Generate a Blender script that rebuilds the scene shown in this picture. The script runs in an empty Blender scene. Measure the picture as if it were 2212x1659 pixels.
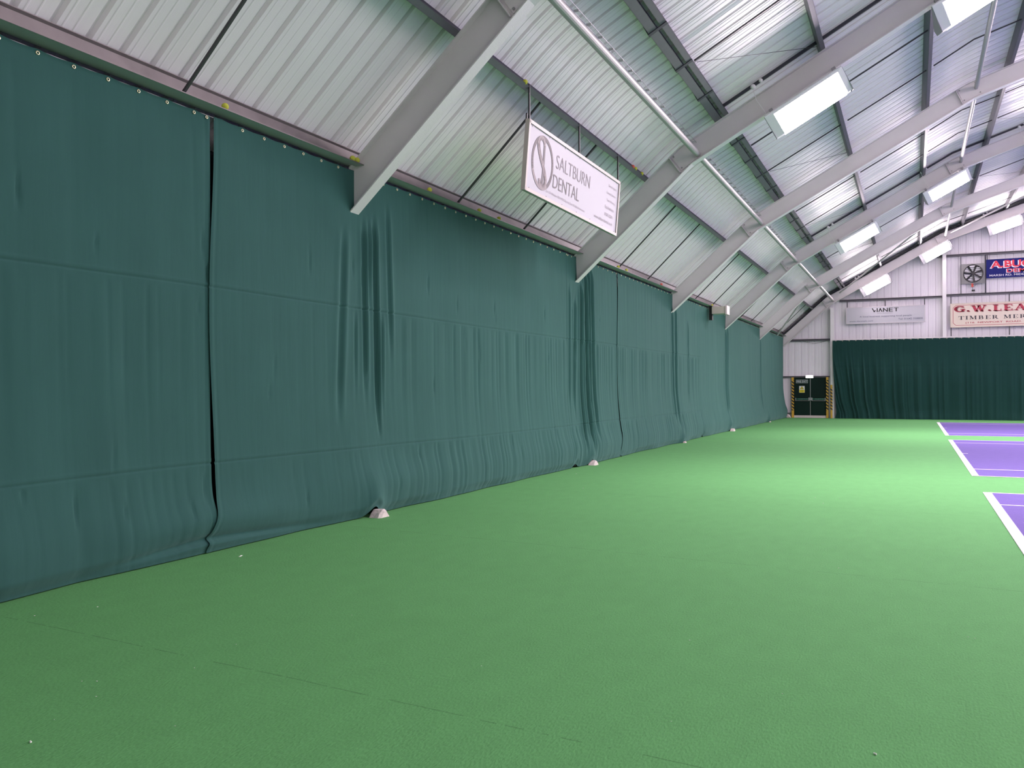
import bpy, math, random
from mathutils import Vector, Matrix
R = math.radians
scn = bpy.context.scene
COL = scn.collection

# ------------------------------------------------------------------ camera, world, exposure
HC = 1.4989
cam_d = bpy.data.cameras.new('camera')
cam = bpy.data.objects.new('camera', cam_d)
COL.objects.link(cam)
cam_d.sensor_fit = 'HORIZONTAL'
cam_d.sensor_width = 36.0
cam_d.lens = 1852.4 / 2212 * 36.0
cam_d.clip_end = 300
YAW, PIT, ROL = 0.4379, 0.0048, -0.0022
fw = Vector((-math.sin(YAW) * math.cos(PIT), math.cos(YAW) * math.cos(PIT), math.sin(PIT)))
rt0 = Vector((math.cos(YAW), math.sin(YAW), 0))
up0 = rt0.cross(fw)
rt = rt0 * math.cos(ROL) + up0 * math.sin(ROL)
up = -rt0 * math.sin(ROL) + up0 * math.cos(ROL)
cam.matrix_world = Matrix(((rt.x, up.x, -fw.x, 0), (rt.y, up.y, -fw.y, 0), (rt.z, up.z, -fw.z, HC), (0, 0, 0, 1)))
scn.camera = cam

world = bpy.data.worlds.new('world')
scn.world = world
world.use_nodes = True
world.node_tree.nodes['Background'].inputs[0].default_value = (.6, .62, .66, 1)
world.node_tree.nodes['Background'].inputs[1].default_value = 0.3

scn.view_settings.view_transform = 'Standard'
scn.view_settings.look = 'None'
scn.view_settings.gamma = 1
scn.view_settings.use_curve_mapping = False
scn.view_settings.exposure = 0.0
LAMP = 136.0                      # radiance of the light panels
LAMP_COL = (1.03, .865, .94)

# ------------------------------------------------------------------ layout numbers
F0, S = 8.19, 7.2213             # first visible frame, frame spacing
def FR(k): return F0 + (k - 1) * S
XM = 12.8                        # middle of the hall
BASE = [(-5.86, 3.502), (-3.6, 5.53), (1.3, 8.2), (6.6, 9.965), (12.8, 10.6)]
BASE = BASE + [(2 * XM - x, z) for x, z in reversed(BASE[:-1])]
Y_NEAR, Y_FAR = -6.9, 44.74
XL, XR = -6.35, 2 * XM + 6.35

def offset_poly(pl, d):
    out = []
    nrm = []
    for (x0, z0), (x1, z1) in zip(pl[:-1], pl[1:]):
        l = math.hypot(x1 - x0, z1 - z0)
        nrm.append((-(z1 - z0) / l, (x1 - x0) / l))
    for i, (x, z) in enumerate(pl):
        if i == 0: n = nrm[0]; k = 1
        elif i == len(pl) - 1: n = nrm[-1]; k = 1
        else:
            a, b = nrm[i - 1], nrm[i]
            s = (a[0] + b[0], a[1] + b[1]); l = math.hypot(*s)
            n = (s[0] / l, s[1] / l); k = 1 / (n[0] * a[0] + n[1] * a[1])
        out.append((x + n[0] * d * k, z + n[1] * d * k))
    return out
def z_on(pl, x):
    if x <= pl[0][0]:
        (x0, z0), (x1, z1) = pl[0], pl[1]
    elif x >= pl[-1][0]:
        (x0, z0), (x1, z1) = pl[-2], pl[-1]
    else:
        for (x0, z0), (x1, z1) in zip(pl[:-1], pl[1:]):
            if x0 <= x <= x1: break
    return z0 + (z1 - z0) * (x - x0) / (x1 - x0)
def slope_at(x):
    for (x0, z0), (x1, z1) in zip(BASE[:-1], BASE[1:]):
        if x <= x1: break
    return math.atan2(z1 - z0, x1 - x0)
DEP = .40
TOP = offset_poly(BASE, DEP)
SHEET = offset_poly(BASE, DEP + .205)
# extend the sheet down to the side walls and round the cranks
(x0, z0), (x1, z1) = SHEET[0], SHEET[1]
m = (z1 - z0) / (x1 - x0)
sheet = [(XL, z0 + m * (XL - x0))] + SHEET[1:-1] + [(XR, z0 + m * (XL - x0))]
rs = [sheet[0]]
for i in range(1, len(sheet) - 1):
    p, a, b = Vector(sheet[i]), Vector(sheet[i - 1]), Vector(sheet[i + 1])
    pa = p + (a - p).normalized() * .45; pb = p + (b - p).normalized() * .45
    for t in (0, .25, .5, .75, 1):
        q = pa * (1 - t) ** 2 + p * 2 * t * (1 - t) + pb * t * t
        rs.append((q.x, q.y))
rs.append(sheet[-1])
SHEET = rs

# ------------------------------------------------------------------ helpers
class MB:
    def __init__(s): s.v = []; s.f = []
    def add(s, vs, fs):
        o = len(s.v); s.v += [tuple(v) for v in vs]; s.f += [tuple(i + o for i in f) for f in fs]
        return s
    def box(s, x0, x1, y0, y1, z0, z1):
        vs = [(x, y, z) for x in (x0, x1) for y in (y0, y1) for z in (z0, z1)]
        return s.add(vs, [(0, 1, 3, 2), (4, 6, 7, 5), (0, 4, 5, 1), (2, 3, 7, 6), (0, 2, 6, 4), (1, 5, 7, 3)])
    def obox(s, c, ax, ay, az):
        c, ax, ay, az = Vector(c), Vector(ax), Vector(ay), Vector(az)
        vs = [c + ax * i + ay * j + az * k for i in (-1, 1) for j in (-1, 1) for k in (-1, 1)]
        return s.add(vs, [(0, 1, 3, 2), (4, 6, 7, 5), (0, 4, 5, 1), (2, 3, 7, 6), (0, 2, 6, 4), (1, 5, 7, 3)])
    def bar(s, a, b, w, h, hint=(0, 0, 1)):
        a, b = Vector(a), Vector(b); d = (b - a); n = d.normalized()
        u = n.cross(Vector(hint))
        if u.length < 1e-3: u = n.cross(Vector((1, 0, 0)))
        u.normalize(); v = u.cross(n)
        return s.obox((a + b) / 2, d / 2, u * w / 2, v * h / 2)
    def tube(s, pts, r, n=10, cap=True):
        pts = [Vector(p) for p in pts]; o = len(s.v); vs = []; fs = []
        for i, p in enumerate(pts):
            d = (pts[min(i + 1, len(pts) - 1)] - pts[max(i - 1, 0)]).normalized()
            u = d.cross(Vector((0, 0, 1)))
            if u.length < 1e-3: u = d.cross(Vector((1, 0, 0)))
            u.normalize(); w = u.cross(d)
            rr = r[i] if isinstance(r, (list, tuple)) else r
            for k in range(n):
                a = 2 * math.pi * k / n
                vs.append(p + u * math.cos(a) * rr + w * math.sin(a) * rr)
        for i in range(len(pts) - 1):
            for k in range(n):
                fs.append((i * n + k, i * n + (k + 1) % n, (i + 1) * n + (k + 1) % n, (i + 1) * n + k))
        if cap:
            fs.append(tuple(range(n))); fs.append(tuple((len(pts) - 1) * n + k for k in reversed(range(n))))
        return s.add(vs, fs)
    def ring(s, c, u, v, R0, r, n=14, m=6):
        c, u, v = Vector(c), Vector(u), Vector(v); w = u.cross(v); vs = []; fs = []
        for i in range(n):
            a = 2 * math.pi * i / n; d = u * math.cos(a) + v * math.sin(a)
            for j in range(m):
                b = 2 * math.pi * j / m
                vs.append(c + d * (R0 + r * math.cos(b)) + w * r * math.sin(b))
        for i in range(n):
            for j in range(m):
                fs.append((i * m + j, ((i + 1) % n) * m + j, ((i + 1) % n) * m + (j + 1) % m, i * m + (j + 1) % m))
        return s.add(vs, fs)
    def prism(s, poly, y0, y1):      # poly in (x,z), extruded along y
        n = len(poly)
        vs = [(x, y0, z) for x, z in poly] + [(x, y1, z) for x, z in poly]
        fs = [tuple(range(n)), tuple(range(2 * n - 1, n - 1, -1))] + [(i, i + n, (i + 1) % n + n, (i + 1) % n) for i in range(n)]
        return s.add(vs, fs)
    def sphere(s, c, r, n=16, m=10, sq=(1, 1, 1)):
        vs = []; fs = []
        for j in range(m + 1):
            t = math.pi * j / m
            for i in range(n):
                a = 2 * math.pi * i / n
                vs.append((c[0] + r * sq[0] * math.sin(t) * math.cos(a), c[1] + r * sq[1] * math.sin(t) * math.sin(a), c[2] + r * sq[2] * math.cos(t)))
        for j in range(m):
            for i in range(n):
                fs.append((j * n + i, j * n + (i + 1) % n, (j + 1) * n + (i + 1) % n, (j + 1) * n + i))
        return s.add(vs, fs)
    def build(s, name, mat, parent=None, smooth=False, org=None):
        me = bpy.data.meshes.new(name)
        o = bpy.data.objects.new(name, me)
        loc = Vector((0, 0, 0))
        if org is not None: loc = Vector(org)
        pl = Vector((0, 0, 0))
        if parent is not None:
            pl = parent_world(parent)
        me.from_pydata([tuple(Vector(v) - loc) for v in s.v], [], s.f)
        me.validate(); me.update()
        if mat: me.materials.append(mat)
        if smooth:
            for p in me.polygons: p.use_smooth = True
        COL.objects.link(o)
        if parent is not None:
            o.parent = parent
            o.location = loc - pl
        else: o.location = loc
        return o
def parent_world(p):
    l = Vector((0, 0, 0))
    while p: l = l + p.location; p = p.parent
    return l
def tag(o, label, cat=None, group=None, kind=None):
    if label: o['label'] = label
    if cat: o['category'] = cat
    if group: o['group'] = group
    if kind: o['kind'] = kind
    return o
def thing(name, loc, label, cat, group=None, kind=None):
    o = bpy.data.objects.new(name, None); COL.objects.link(o); o.location = loc
    o.empty_display_size = .1
    return tag(o, label, cat, group, kind)
def bevel(o, w=.004, seg=2):
    md = o.modifiers.new('bevel', 'BEVEL'); md.width = w; md.segments = seg; md.limit_method = 'ANGLE'; return o

def srgb(r, g, b):
    f = lambda c: (c / 255 / 12.92) if c / 255 <= .04045 else ((c / 255 + .055) / 1.055) ** 2.4
    return (f(r), f(g), f(b))
def mat(name, col, rough=.6, metal=0., var=0., vscale=5., bump=0., bscale=40., spec=.5, stretch=None, coat=0.):
    m = bpy.data.materials.new(name); m.use_nodes = True
    nt = m.node_tree; b = nt.nodes['Principled BSDF']
    b.inputs['Base Color'].default_value = (*col, 1)
    b.inputs['Roughness'].default_value = rough
    b.inputs['Metallic'].default_value = metal
    b.inputs['Specular IOR Level'].default_value = spec
    if coat: b.inputs['Coat Weight'].default_value = coat
    tc = nt.nodes.new('ShaderNodeTexCoord'); mp = nt.nodes.new('ShaderNodeMapping')
    nt.links.new(tc.outputs['Object'], mp.inputs[0])
    if stretch: mp.inputs['Scale'].default_value = stretch
    if var:
        n = nt.nodes.new('ShaderNodeTexNoise'); n.inputs['Scale'].default_value = vscale; n.inputs['Detail'].default_value = 5
        nt.links.new(mp.outputs[0], n.inputs['Vector'])
        r = nt.nodes.new('ShaderNodeMix'); r.data_type = 'RGBA'
        r.inputs[6].default_value = (*[c * (1 - var) for c in col], 1); r.inputs[7].default_value = (*[min(1, c * (1 + var)) for c in col], 1)
        nt.links.new(n.outputs[0], r.inputs[0]); nt.links.new(r.outputs[2], b.inputs['Base Color'])
    if bump:
        n = nt.nodes.new('ShaderNodeTexNoise'); n.inputs['Scale'].default_value = bscale; n.inputs['Detail'].default_value = 4
        nt.links.new(mp.outputs[0], n.inputs['Vector'])
        bp = nt.nodes.new('ShaderNodeBump'); bp.inputs['Strength'].default_value = bump; bp.inputs['Distance'].default_value = .01
        nt.links.new(n.outputs[0], bp.inputs['Height']); nt.links.new(bp.outputs[0], b.inputs['Normal'])
    return m
def emit(name, col, s):
    m = bpy.data.materials.new(name); m.use_nodes = True; nt = m.node_tree; nt.nodes.clear()
    e = nt.nodes.new('ShaderNodeEmission'); o = nt.nodes.new('ShaderNodeOutputMaterial')
    e.inputs[0].default_value = (*col, 1); e.inputs[1].default_value = s; nt.links.new(e.outputs[0], o.inputs[0])
    return m

# ------------------------------------------------------------------ materials
def sheet_mat(name, col, rough, sc):
    m = mat(name, col, rough, var=.05, vscale=1.4, spec=.28)
    nt = m.node_tree; b = nt.nodes['Principled BSDF']
    tc = nt.nodes.new('ShaderNodeTexCoord'); mp = nt.nodes.new('ShaderNodeMapping'); mp.inputs['Scale'].default_value = sc
    n = nt.nodes.new('ShaderNodeTexNoise'); n.inputs['Scale'].default_value = 6; n.inputs['Detail'].default_value = 5
    nt.links.new(tc.outputs['Object'], mp.inputs[0]); nt.links.new(mp.outputs[0], n.inputs['Vector'])
    bp = nt.nodes.new('ShaderNodeBump'); bp.inputs['Strength'].default_value = .10; bp.inputs['Distance'].default_value = .01
    nt.links.new(n.outputs[0], bp.inputs['Height']); nt.links.new(bp.outputs[0], b.inputs['Normal'])
    mr = nt.nodes.new('ShaderNodeMapRange'); mr.inputs[3].default_value = rough - .05; mr.inputs[4].default_value = rough + .07
    nt.links.new(n.outputs[0], mr.inputs[0]); nt.links.new(mr.outputs[0], b.inputs['Roughness'])
    return m
M = {}
M['sheet'] = sheet_mat('white coated roof sheet', (.80, .775, .79), .47, (.25, 7, .25))
M['gable'] = sheet_mat('white coated wall sheet', (.80, .77, .82), .45, (7, 1, .3))
M['navy'] = mat('dark navy lining', (.012, .009, .03), .5, var=.2)
M['frame'] = mat('pale grey steel paint', (.64, .605, .62), .5, var=.06, vscale=2.5, bump=.05, bscale=60)
M['flange'] = mat('speckled frame paint with light painted in', (.74, .72, .72), .5, var=.05, vscale=30, bump=.2, bscale=90)  # same paint as the frame, lightened so the bottom flanges look lit
M['galv'] = mat('galvanised steel', (.125, .125, .14), .5, metal=.3, var=.12, vscale=9)
M['galvdark'] = mat('dark galvanised steel', (.05, .05, .065), .5, metal=.4, var=.15)
M['eave'] = mat('dusty galvanised channel', (.155, .135, .135), .5, metal=.25, var=.25, vscale=6)
M['rod'] = mat('dark steel rod', (.06, .06, .065), .5, metal=.4)
M['tube'] = mat('light painted tube', (.44, .42, .42), .4, var=.07, vscale=4, bump=.05, bscale=50)
M['wire'] = mat('zinc wire', (.5, .5, .5), .35, metal=.7)
M['housing'] = mat('white lamp housing', (.78, .76, .79), .4)
M['bracket'] = mat('grey bracket steel', (.3, .29, .3), .45, metal=.4)
M['lamp'] = emit('lit lamp diffuser', LAMP_COL, LAMP)
M['bulkhead'] = emit('lit bulkhead lamp', (1, 1, 1), 6)
M['white'] = mat('white paint', (.75, .73, .74), .5, var=.05)
M['line'] = mat('white court line paint', (.70, .66, .69), .8, var=.04, vscale=30)
M['yellow'] = mat('yellow paint', (.62, .36, .03), .5, var=.1)
M['black'] = mat('black rubber', (.01, .01, .011), .5)
M['ball'] = mat('yellow felt', (.50, .52, .06), .9, var=.1, vscale=80, bump=.4, bscale=200)
M['redball'] = mat('red and orange felt', (.62, .12, .09), .9, var=.1, vscale=80, bump=.4, bscale=200)
M['brass'] = mat('brass eyelet', (.80, .72, .50), .3, metal=.6)
M['doorgreen'] = mat('dark green door paint', (.003, .015, .011), .6, var=.15, vscale=3, spec=.15)
M['stainless'] = mat('brushed steel', (.35, .35, .36), .35, metal=.8)
M['concrete'] = mat('chalky painted concrete', (.66, .58, .56), .9, var=.2, vscale=25, bump=.8, bscale=30)
M['red'] = mat('red plastic', (.5, .04, .02), .4)

def hazard(name, z0, z1):
    m = mat(name, (1, 1, 1), .5); nt = m.node_tree; b = nt.nodes['Principled BSDF']
    g = nt.nodes.new('ShaderNodeNewGeometry'); sp = nt.nodes.new('ShaderNodeSeparateXYZ'); nt.links.new(g.outputs['Position'], sp.inputs[0])
    def mth(op, a, b_, **k):
        n = nt.nodes.new('ShaderNodeMath'); n.operation = op
        for i, q in enumerate((a, b_)):
            if q is None: continue
            if isinstance(q, (int, float)): n.inputs[i].default_value = q
            else: nt.links.new(q, n.inputs[i])
        return n.outputs[0]
    t = mth('ADD', sp.outputs[2], mth('MULTIPLY', sp.outputs[0], .8))
    st = mth('LESS_THAN', mth('FRACT', mth('DIVIDE', t, .155), None), .5)
    ins = mth('MULTIPLY', mth('GREATER_THAN', sp.outputs[2], z0), mth('LESS_THAN', sp.outputs[2], z1))
    fac = mth('MULTIPLY', st, ins)
    mx = nt.nodes.new('ShaderNodeMix'); mx.data_type = 'RGBA'; mx.inputs[6].default_value = (.60, .36, .04, 1); mx.inputs[7].default_value = (.008, .008, .009, 1)
    nt.links.new(fac, mx.inputs[0]); nt.links.new(mx.outputs[2], b.inputs['Base Color'])
    return m
M['hazard'] = hazard('black and yellow hazard stripes', .36, 1.86)
M['hazardlow'] = hazard('black and yellow hazard stripes low', .36, 1.5)

def cloth_mat(name, col):
    m = mat(name, col, .92, spec=.18)
    nt = m.node_tree; b = nt.nodes['Principled BSDF']
    b.inputs['Sheen Weight'].default_value = .25; b.inputs['Sheen Roughness'].default_value = .5
    b.inputs['Sheen Tint'].default_value = (.45, .8, .75, 1)
    tc = nt.nodes.new('ShaderNodeTexCoord')
    def noise(scale, st, det=3):
        mp = nt.nodes.new('ShaderNodeMapping'); mp.inputs['Scale'].default_value = st
        n = nt.nodes.new('ShaderNodeTexNoise'); n.inputs['Scale'].default_value = scale; n.inputs['Detail'].default_value = det
        nt.links.new(tc.outputs['Object'], mp.inputs[0]); nt.links.new(mp.outputs[0], n.inputs['Vector']); return n.outputs[0]
    a = noise(9, (1, 1, .13)); c = noise(2.2, (1, 1, .8), 5); w = noise(160, (1, 1, 1), 2)
    def mth(op, x, y):
        n = nt.nodes.new('ShaderNodeMath'); n.operation = op
        for i, q in enumerate((x, y)):
            if isinstance(q, (int, float)): n.inputs[i].default_value = q
            else: nt.links.new(q, n.inputs[i])
        return n.outputs[0]
    h = mth('ADD', mth('ADD', mth('MULTIPLY', a, .6), mth('MULTIPLY', c, .8)), mth('MULTIPLY', w, .03))
    bp = nt.nodes.new('ShaderNodeBump'); bp.inputs['Strength'].default_value = .55; bp.inputs['Distance'].default_value = .012
    nt.links.new(h, bp.inputs['Height']); nt.links.new(bp.outputs[0], b.inputs['Normal'])
    mx = nt.nodes.new('ShaderNodeMix'); mx.data_type = 'RGBA'
    mx.inputs[6].default_value = (*[x * .9 for x in col], 1); mx.inputs[7].default_value = (*[x * 1.1 for x in col], 1)
    nt.links.new(c, mx.inputs[0]); nt.links.new(mx.outputs[2], b.inputs['Base Color'])
    return m
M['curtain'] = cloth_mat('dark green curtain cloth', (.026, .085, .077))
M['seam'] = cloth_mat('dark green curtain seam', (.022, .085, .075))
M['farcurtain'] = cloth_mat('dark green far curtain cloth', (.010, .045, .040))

def carpet_mat(name, col, seams=True):
    m = mat(name, col, .95, spec=.12)
    nt = m.node_tree; b = nt.nodes['Principled BSDF']
    g = nt.nodes.new('ShaderNodeNewGeometry'); sp = nt.nodes.new('ShaderNodeSeparateXYZ'); nt.links.new(g.outputs['Position'], sp.inputs[0])
    def noise(scale, st, det=3):
        mp = nt.nodes.new('ShaderNodeMapping'); mp.inputs['Scale'].default_value = st
        n = nt.nodes.new('ShaderNodeTexNoise'); n.inputs['Scale'].default_value = scale; n.inputs['Detail'].default_value = det
        nt.links.new(g.outputs['Position'], mp.inputs[0]); nt.links.new(mp.outputs[0], n.inputs['Vector']); return n.outputs[0]
    def mth(op, x, y):
        n = nt.nodes.new('ShaderNodeMath'); n.operation = op
        for i, q in enumerate((x, y)):
            if q is None: continue
            if isinstance(q, (int, float)): n.inputs[i].default_value = q
            else: nt.links.new(q, n.inputs[i])
        return n.outputs[0]
    fine = noise(95, (1, .45, 1), 4); mid = noise(7, (1, .5, 1), 4); big = noise(.5, (.4, 1, 1), 3)
    v = mth('ADD', mth('ADD', mth('MULTIPLY', mth('SUBTRACT', fine, .5), .42), mth('MULTIPLY', mth('SUBTRACT', mid, .5), .16)), mth('MULTIPLY', mth('SUBTRACT', big, .5), .10))
    v = mth('ADD', v, 1.0)
    if seams:
        yy = mth('ADD', mth('ADD', sp.outputs[1], mth('MULTIPLY', sp.outputs[0], .07)), mth('MULTIPLY', mth('SUBTRACT', noise(1.2, (1, 1, 1), 2), .5), .05))
        d = mth('ABSOLUTE', mth('SUBTRACT', mth('FRACT', mth('DIVIDE', mth('SUBTRACT', yy, 1.33), 4.0), None), .5), None)
        sm = mth('LESS_THAN', d, .0011)
        brk = mth('GREATER_THAN', noise(5, (1, .2, 1), 3), .46)
        v = mth('SUBTRACT', v, mth('MULTIPLY', mth('MULTIPLY', sm, brk), .28))
    vm = nt.nodes.new('ShaderNodeVectorMath'); vm.operation = 'SCALE'; vm.inputs[0].default_value = col
    nt.links.new(v, vm.inputs['Scale']); nt.links.new(vm.outputs[0], b.inputs['Base Color'])
    bp = nt.nodes.new('ShaderNodeBump'); bp.inputs['Strength'].default_value = .5; bp.inputs['Distance'].default_value = .006
    nt.links.new(fine, bp.inputs['Height']); nt.links.new(bp.outputs[0], b.inputs['Normal'])
    return m
M['carpet'] = carpet_mat('green court carpet', (.110, .318, .112))
M['purple'] = carpet_mat('purple court carpet', (.135, .097, .32), False)

# ------------------------------------------------------------------ setting: floor, walls, ceiling
fl = MB(); fl.box(XL - .2, XR + .2, Y_NEAR - .2, Y_FAR + .2, -.15, 0)
tag(fl.build('floor', M['carpet']), None, kind='structure')

def rib_section(y0, y1, pitch, w, d, extra=True):
    """positions and depths across a trapezoid sheet"""
    out = []; y = y0
    while y < y1:
        out += [(y, 0), (y + .012, d), (y + w, d), (y + w + .012, 0)]
        if extra:
            for q in (.36, .66):
                c = y + pitch * q
                out += [(c - .012, 0), (c - .005, -.004), (c + .005, -.004), (c + .012, 0)]
        y += pitch
    out.append((y1, 0))
    return [o for o in out if o[0] <= y1]
sec = rib_section(Y_NEAR, Y_FAR + .05, .313, .052, .042)
nrm = []
for i in range(len(SHEET)):
    a = Vector(SHEET[max(i - 1, 0)]); b = Vector(SHEET[min(i + 1, len(SHEET) - 1)]); t = (b - a).normalized(); nrm.append((-t.y, t.x))
vs = []; fs = []
for i, (x, z) in enumerate(SHEET):
    for y, d in sec: vs.append((x + nrm[i][0] * d, y, z + nrm[i][1] * d))
n = len(sec)
for i in range(len(SHEET) - 1):
    for j in range(n - 1): fs.append((i * n + j, i * n + j + 1, (i + 1) * n + j + 1, (i + 1) * n + j))
c = MB(); c.add(vs, fs); ceil = c.build('ceiling', M['sheet']); tag(ceil, None, kind='structure')

# side walls: dark lined sheet behind the curtain
zt = SHEET[0][1]
w = MB(); vs = []; fs = []
for y, d in rib_section(Y_NEAR, Y_FAR + .05, .62, .05, .03, False): vs += [(XL - d, y, 0), (XL - d, y, zt + .1)]
for j in range(len(vs) // 2 - 1): fs.append((2 * j, 2 * j + 2, 2 * j + 3, 2 * j + 1))
w.add(vs, fs); w.box(XL - .06, XL - .04, Y_NEAR, Y_FAR, 0, zt)
tag(w.build('wall_left', M['navy']), None, kind='structure')
w = MB(); w.box(XR, XR + .06, Y_NEAR, Y_FAR, 0, zt + .05); tag(w.build('wall_right', M['curtain']), None, kind='structure')
# gable walls
w = MB(); vs = []; fs = []
for x, d in rib_section(XL + .02, XR - .02, .316, .022, .03, True): vs += [(x, Y_FAR + max(d, 0) + (-.006 if d < 0 else 0), 0), (x, Y_FAR + max(d, 0) + (-.006 if d < 0 else 0), z_on(SHEET, x) + .03)]
for j in range(len(vs) // 2 - 1): fs.append((2 * j, 2 * j + 1, 2 * j + 3, 2 * j + 2))
w.add(vs, fs); tag(w.build('wall_far', M['gable']), None, kind='structure')
w = MB(); w.prism([(XL, 0)] + [(x, z) for x, z in SHEET] + [(XR, 0)], Y_NEAR - .06, Y_NEAR); tag(w.build('wall_near', M['gable']), None, kind='structure')

# dark verge lining where the roof meets the far wall
vp = [p for p in offset_poly(BASE, DEP + .10)]
w = MB()
for (xa, za), (xb, zb) in zip(vp[:3] + [vp[3]], vp[1:4] + [vp[4]]):
    n_ = max(2, int((xb - xa) / .5))
    for i in range(n_):
        xa_, xb_ = xa + (xb - xa) * i / n_, xa + (xb - xa) * (i + 1) / n_
        za_, zb_ = za + (zb - za) * i / n_, za + (zb - za) * (i + 1) / n_
        d = .012 * (i % 3)
        w.bar((xa_, 44.53, za_ - d), (xb_, 44.53, zb_ - d), .34, .05, hint=(0, 0, 1))
tag(w.build('trim_1', M['galvdark']), None, kind='structure')

# ------------------------------------------------------------------ portal frames
ORD = {-1: 'second', 0: 'first', 1: 'nearest', 2: 'second', 3: 'third', 4: 'fourth', 5: 'fifth', 6: 'sixth'}
def seg_beam(mb, a, b, y, wf=.165, tw=.012, tf=.014, na=None, nb=None):
    pass
INNER_B = offset_poly(BASE, .014); INNER_T = offset_poly(BASE, DEP - .014)
def frame(k):
    y = FR(k)
    lab = {1: 'nearest grey steel roof frame, crossing the top left of the picture above the curtain',
           2: 'second grey steel roof frame, carrying the two largest lit panels beyond the dental board',
           3: 'third grey steel roof frame from the camera, without lamps of its own',
           4: 'fourth grey steel roof frame, holding two medium sized lit panels',
           5: 'fifth grey steel roof frame, just short of the far bay and without lamps',
           6: 'sixth and last grey steel roof frame, standing against the white far wall'}.get(k, 'grey steel roof frame behind the camera, number %d back' % (1 - k))
    t = thing('roof_frame', (BASE[0][0], y, 0), lab, 'roof frame', 'steel roof frames along the hall')
    names = ['haunch_beam', 'middle_beam', 'upper_beam', 'ridge_beam', 'ridge_beam', 'upper_beam', 'middle_beam', 'haunch_beam']
    for i in range(8):
        mb = MB()
        b0, b1, t0, t1 = BASE[i], BASE[i + 1], TOP[i], TOP[i + 1]
        ib0, ib1, it0, it1 = INNER_B[i], INNER_B[i + 1], INNER_T[i], INNER_T[i + 1]
        if i == 0:   # vertical cut where the haunch meets the curtain line
            sl = (b1[1] - b0[1]) / (b1[0] - b0[0]); X = b0[0]
            cut = lambda p, q: (X, p[1] + (q[1] - p[1]) / (q[0] - p[0]) * (X - p[0]))
            t0 = cut(t0, t1); ib0 = cut(ib0, ib1); it0 = cut(it0, it1)
        if i == 7:
            X = b1[0]; cut = lambda p, q: (X, p[1] + (q[1] - p[1]) / (q[0] - p[0]) * (X - p[0]))
            t1 = cut(t0, t1); ib1 = cut(ib0, ib1); it1 = cut(it0, it1)
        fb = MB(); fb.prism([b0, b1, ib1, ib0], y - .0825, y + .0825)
        mb.prism([it0, it1, t1, t0], y - .0825, y + .0825)
        mb.prism([ib0, ib1, it1, it0], y - .006, y + .006)
        bm_ = mb.build(names[i], M['frame'], t)
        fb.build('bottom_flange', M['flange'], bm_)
    # splice plates with bolts at the two left knees (and their mirror)
    for xk, i in ((-3.6, 1), (1.3, 2)):
        for side in (0,):
            a = slope_at(xk - .1) * .5 + slope_at(xk + .1) * .5
            if i == 2: a = slope_at(xk - .1) * .5 + slope_at(xk + .1) * .5
            u = Vector((math.cos(a), 0, math.sin(a))); nn = Vector((-math.sin(a), 0, math.cos(a)))
            cc = Vector((BASE[i][0], y, BASE[i][1])) + nn * (DEP / 2 + .012)
            mb = MB(); mb.obox(cc, u * .215, Vector((0, .016, 0)), nn * .168)
            sp = mb.build('splice_plate', M['frame'], t)
            for du in (-.18, .18):
                for dn in (-.13, .13):
                    p = cc + u * du + nn * dn
                    bb = MB(); bb.tube([p + Vector((0, -.03, 0)), p + Vector((0, -.014, 0))], .016, 6)
                    bb.build('bolt', M['bracket'], sp)
            mb = MB(); mb.obox(cc + u * -.25 + nn * -.02, u * .006, Vector((0, .0825, 0)), nn * .18); mb.build('stiffener', M['frame'], t)
    # column hidden behind the curtain
    for sx in (-1, 1):
        X0 = -5.9 if sx < 0 else 2 * XM + 5.9
        mb = MB(); mb.box(X0 + sx * 0, X0 + sx * .012, y - .08, y + .08, 0, 4.0); mb.box(X0 + sx * .33, X0 + sx * .342, y - .08, y + .08, 0, 4.0)
        mb.box(min(X0, X0 + sx * .34), max(X0, X0 + sx * .34), y - .006, y + .006, 0, 4.0)
        mb.build('column', M['frame'], t)
    return t
for k in (-1, 0, 1, 2, 3, 4, 5, 6): frame(k)

# ------------------------------------------------------------------ eaves channel, purlins
e = MB()
ya, yb = Y_NEAR + .05, 44.66
e.box(-5.703, -5.699, ya, yb, 4.058, 4.067)
e.box(-5.904, -5.90, ya, yb, 4.058, 4.252)
e.prism([(-5.90, 4.25), (-5.88, 4.268), (-5.88, 4.262), (-5.90, 4.244)], ya, yb)
ec = thing('eaves_channel', (-5.8, 0, 4.06), 'long dusty steel eaves channel just above the green side curtain, holding stray balls', 'channel')
e.build('channel_web', M['eave'], ec)
e = MB(); e.box(-5.90, -5.70, ya, yb, 4.058, 4.062); e.build('bottom_lip', mat('galvanised channel with light painted in', (.42, .42, .42), .5), ec)  # same steel as the web, its underside lightened to paint in bounced light
e2 = MB()
e2.box(2 * XM + 5.70, 2 * XM + 5.90, ya, yb, 4.058, 4.066); e2.box(2 * XM + 5.90, 2 * XM + 5.904, ya, yb, 4.058, 4.25)
tag(e2.build('eaves_channel', M['eave'], org=(2 * XM + 5.8, 0, 4.06)), 'eaves channel above the opposite side wall', 'channel')

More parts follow.
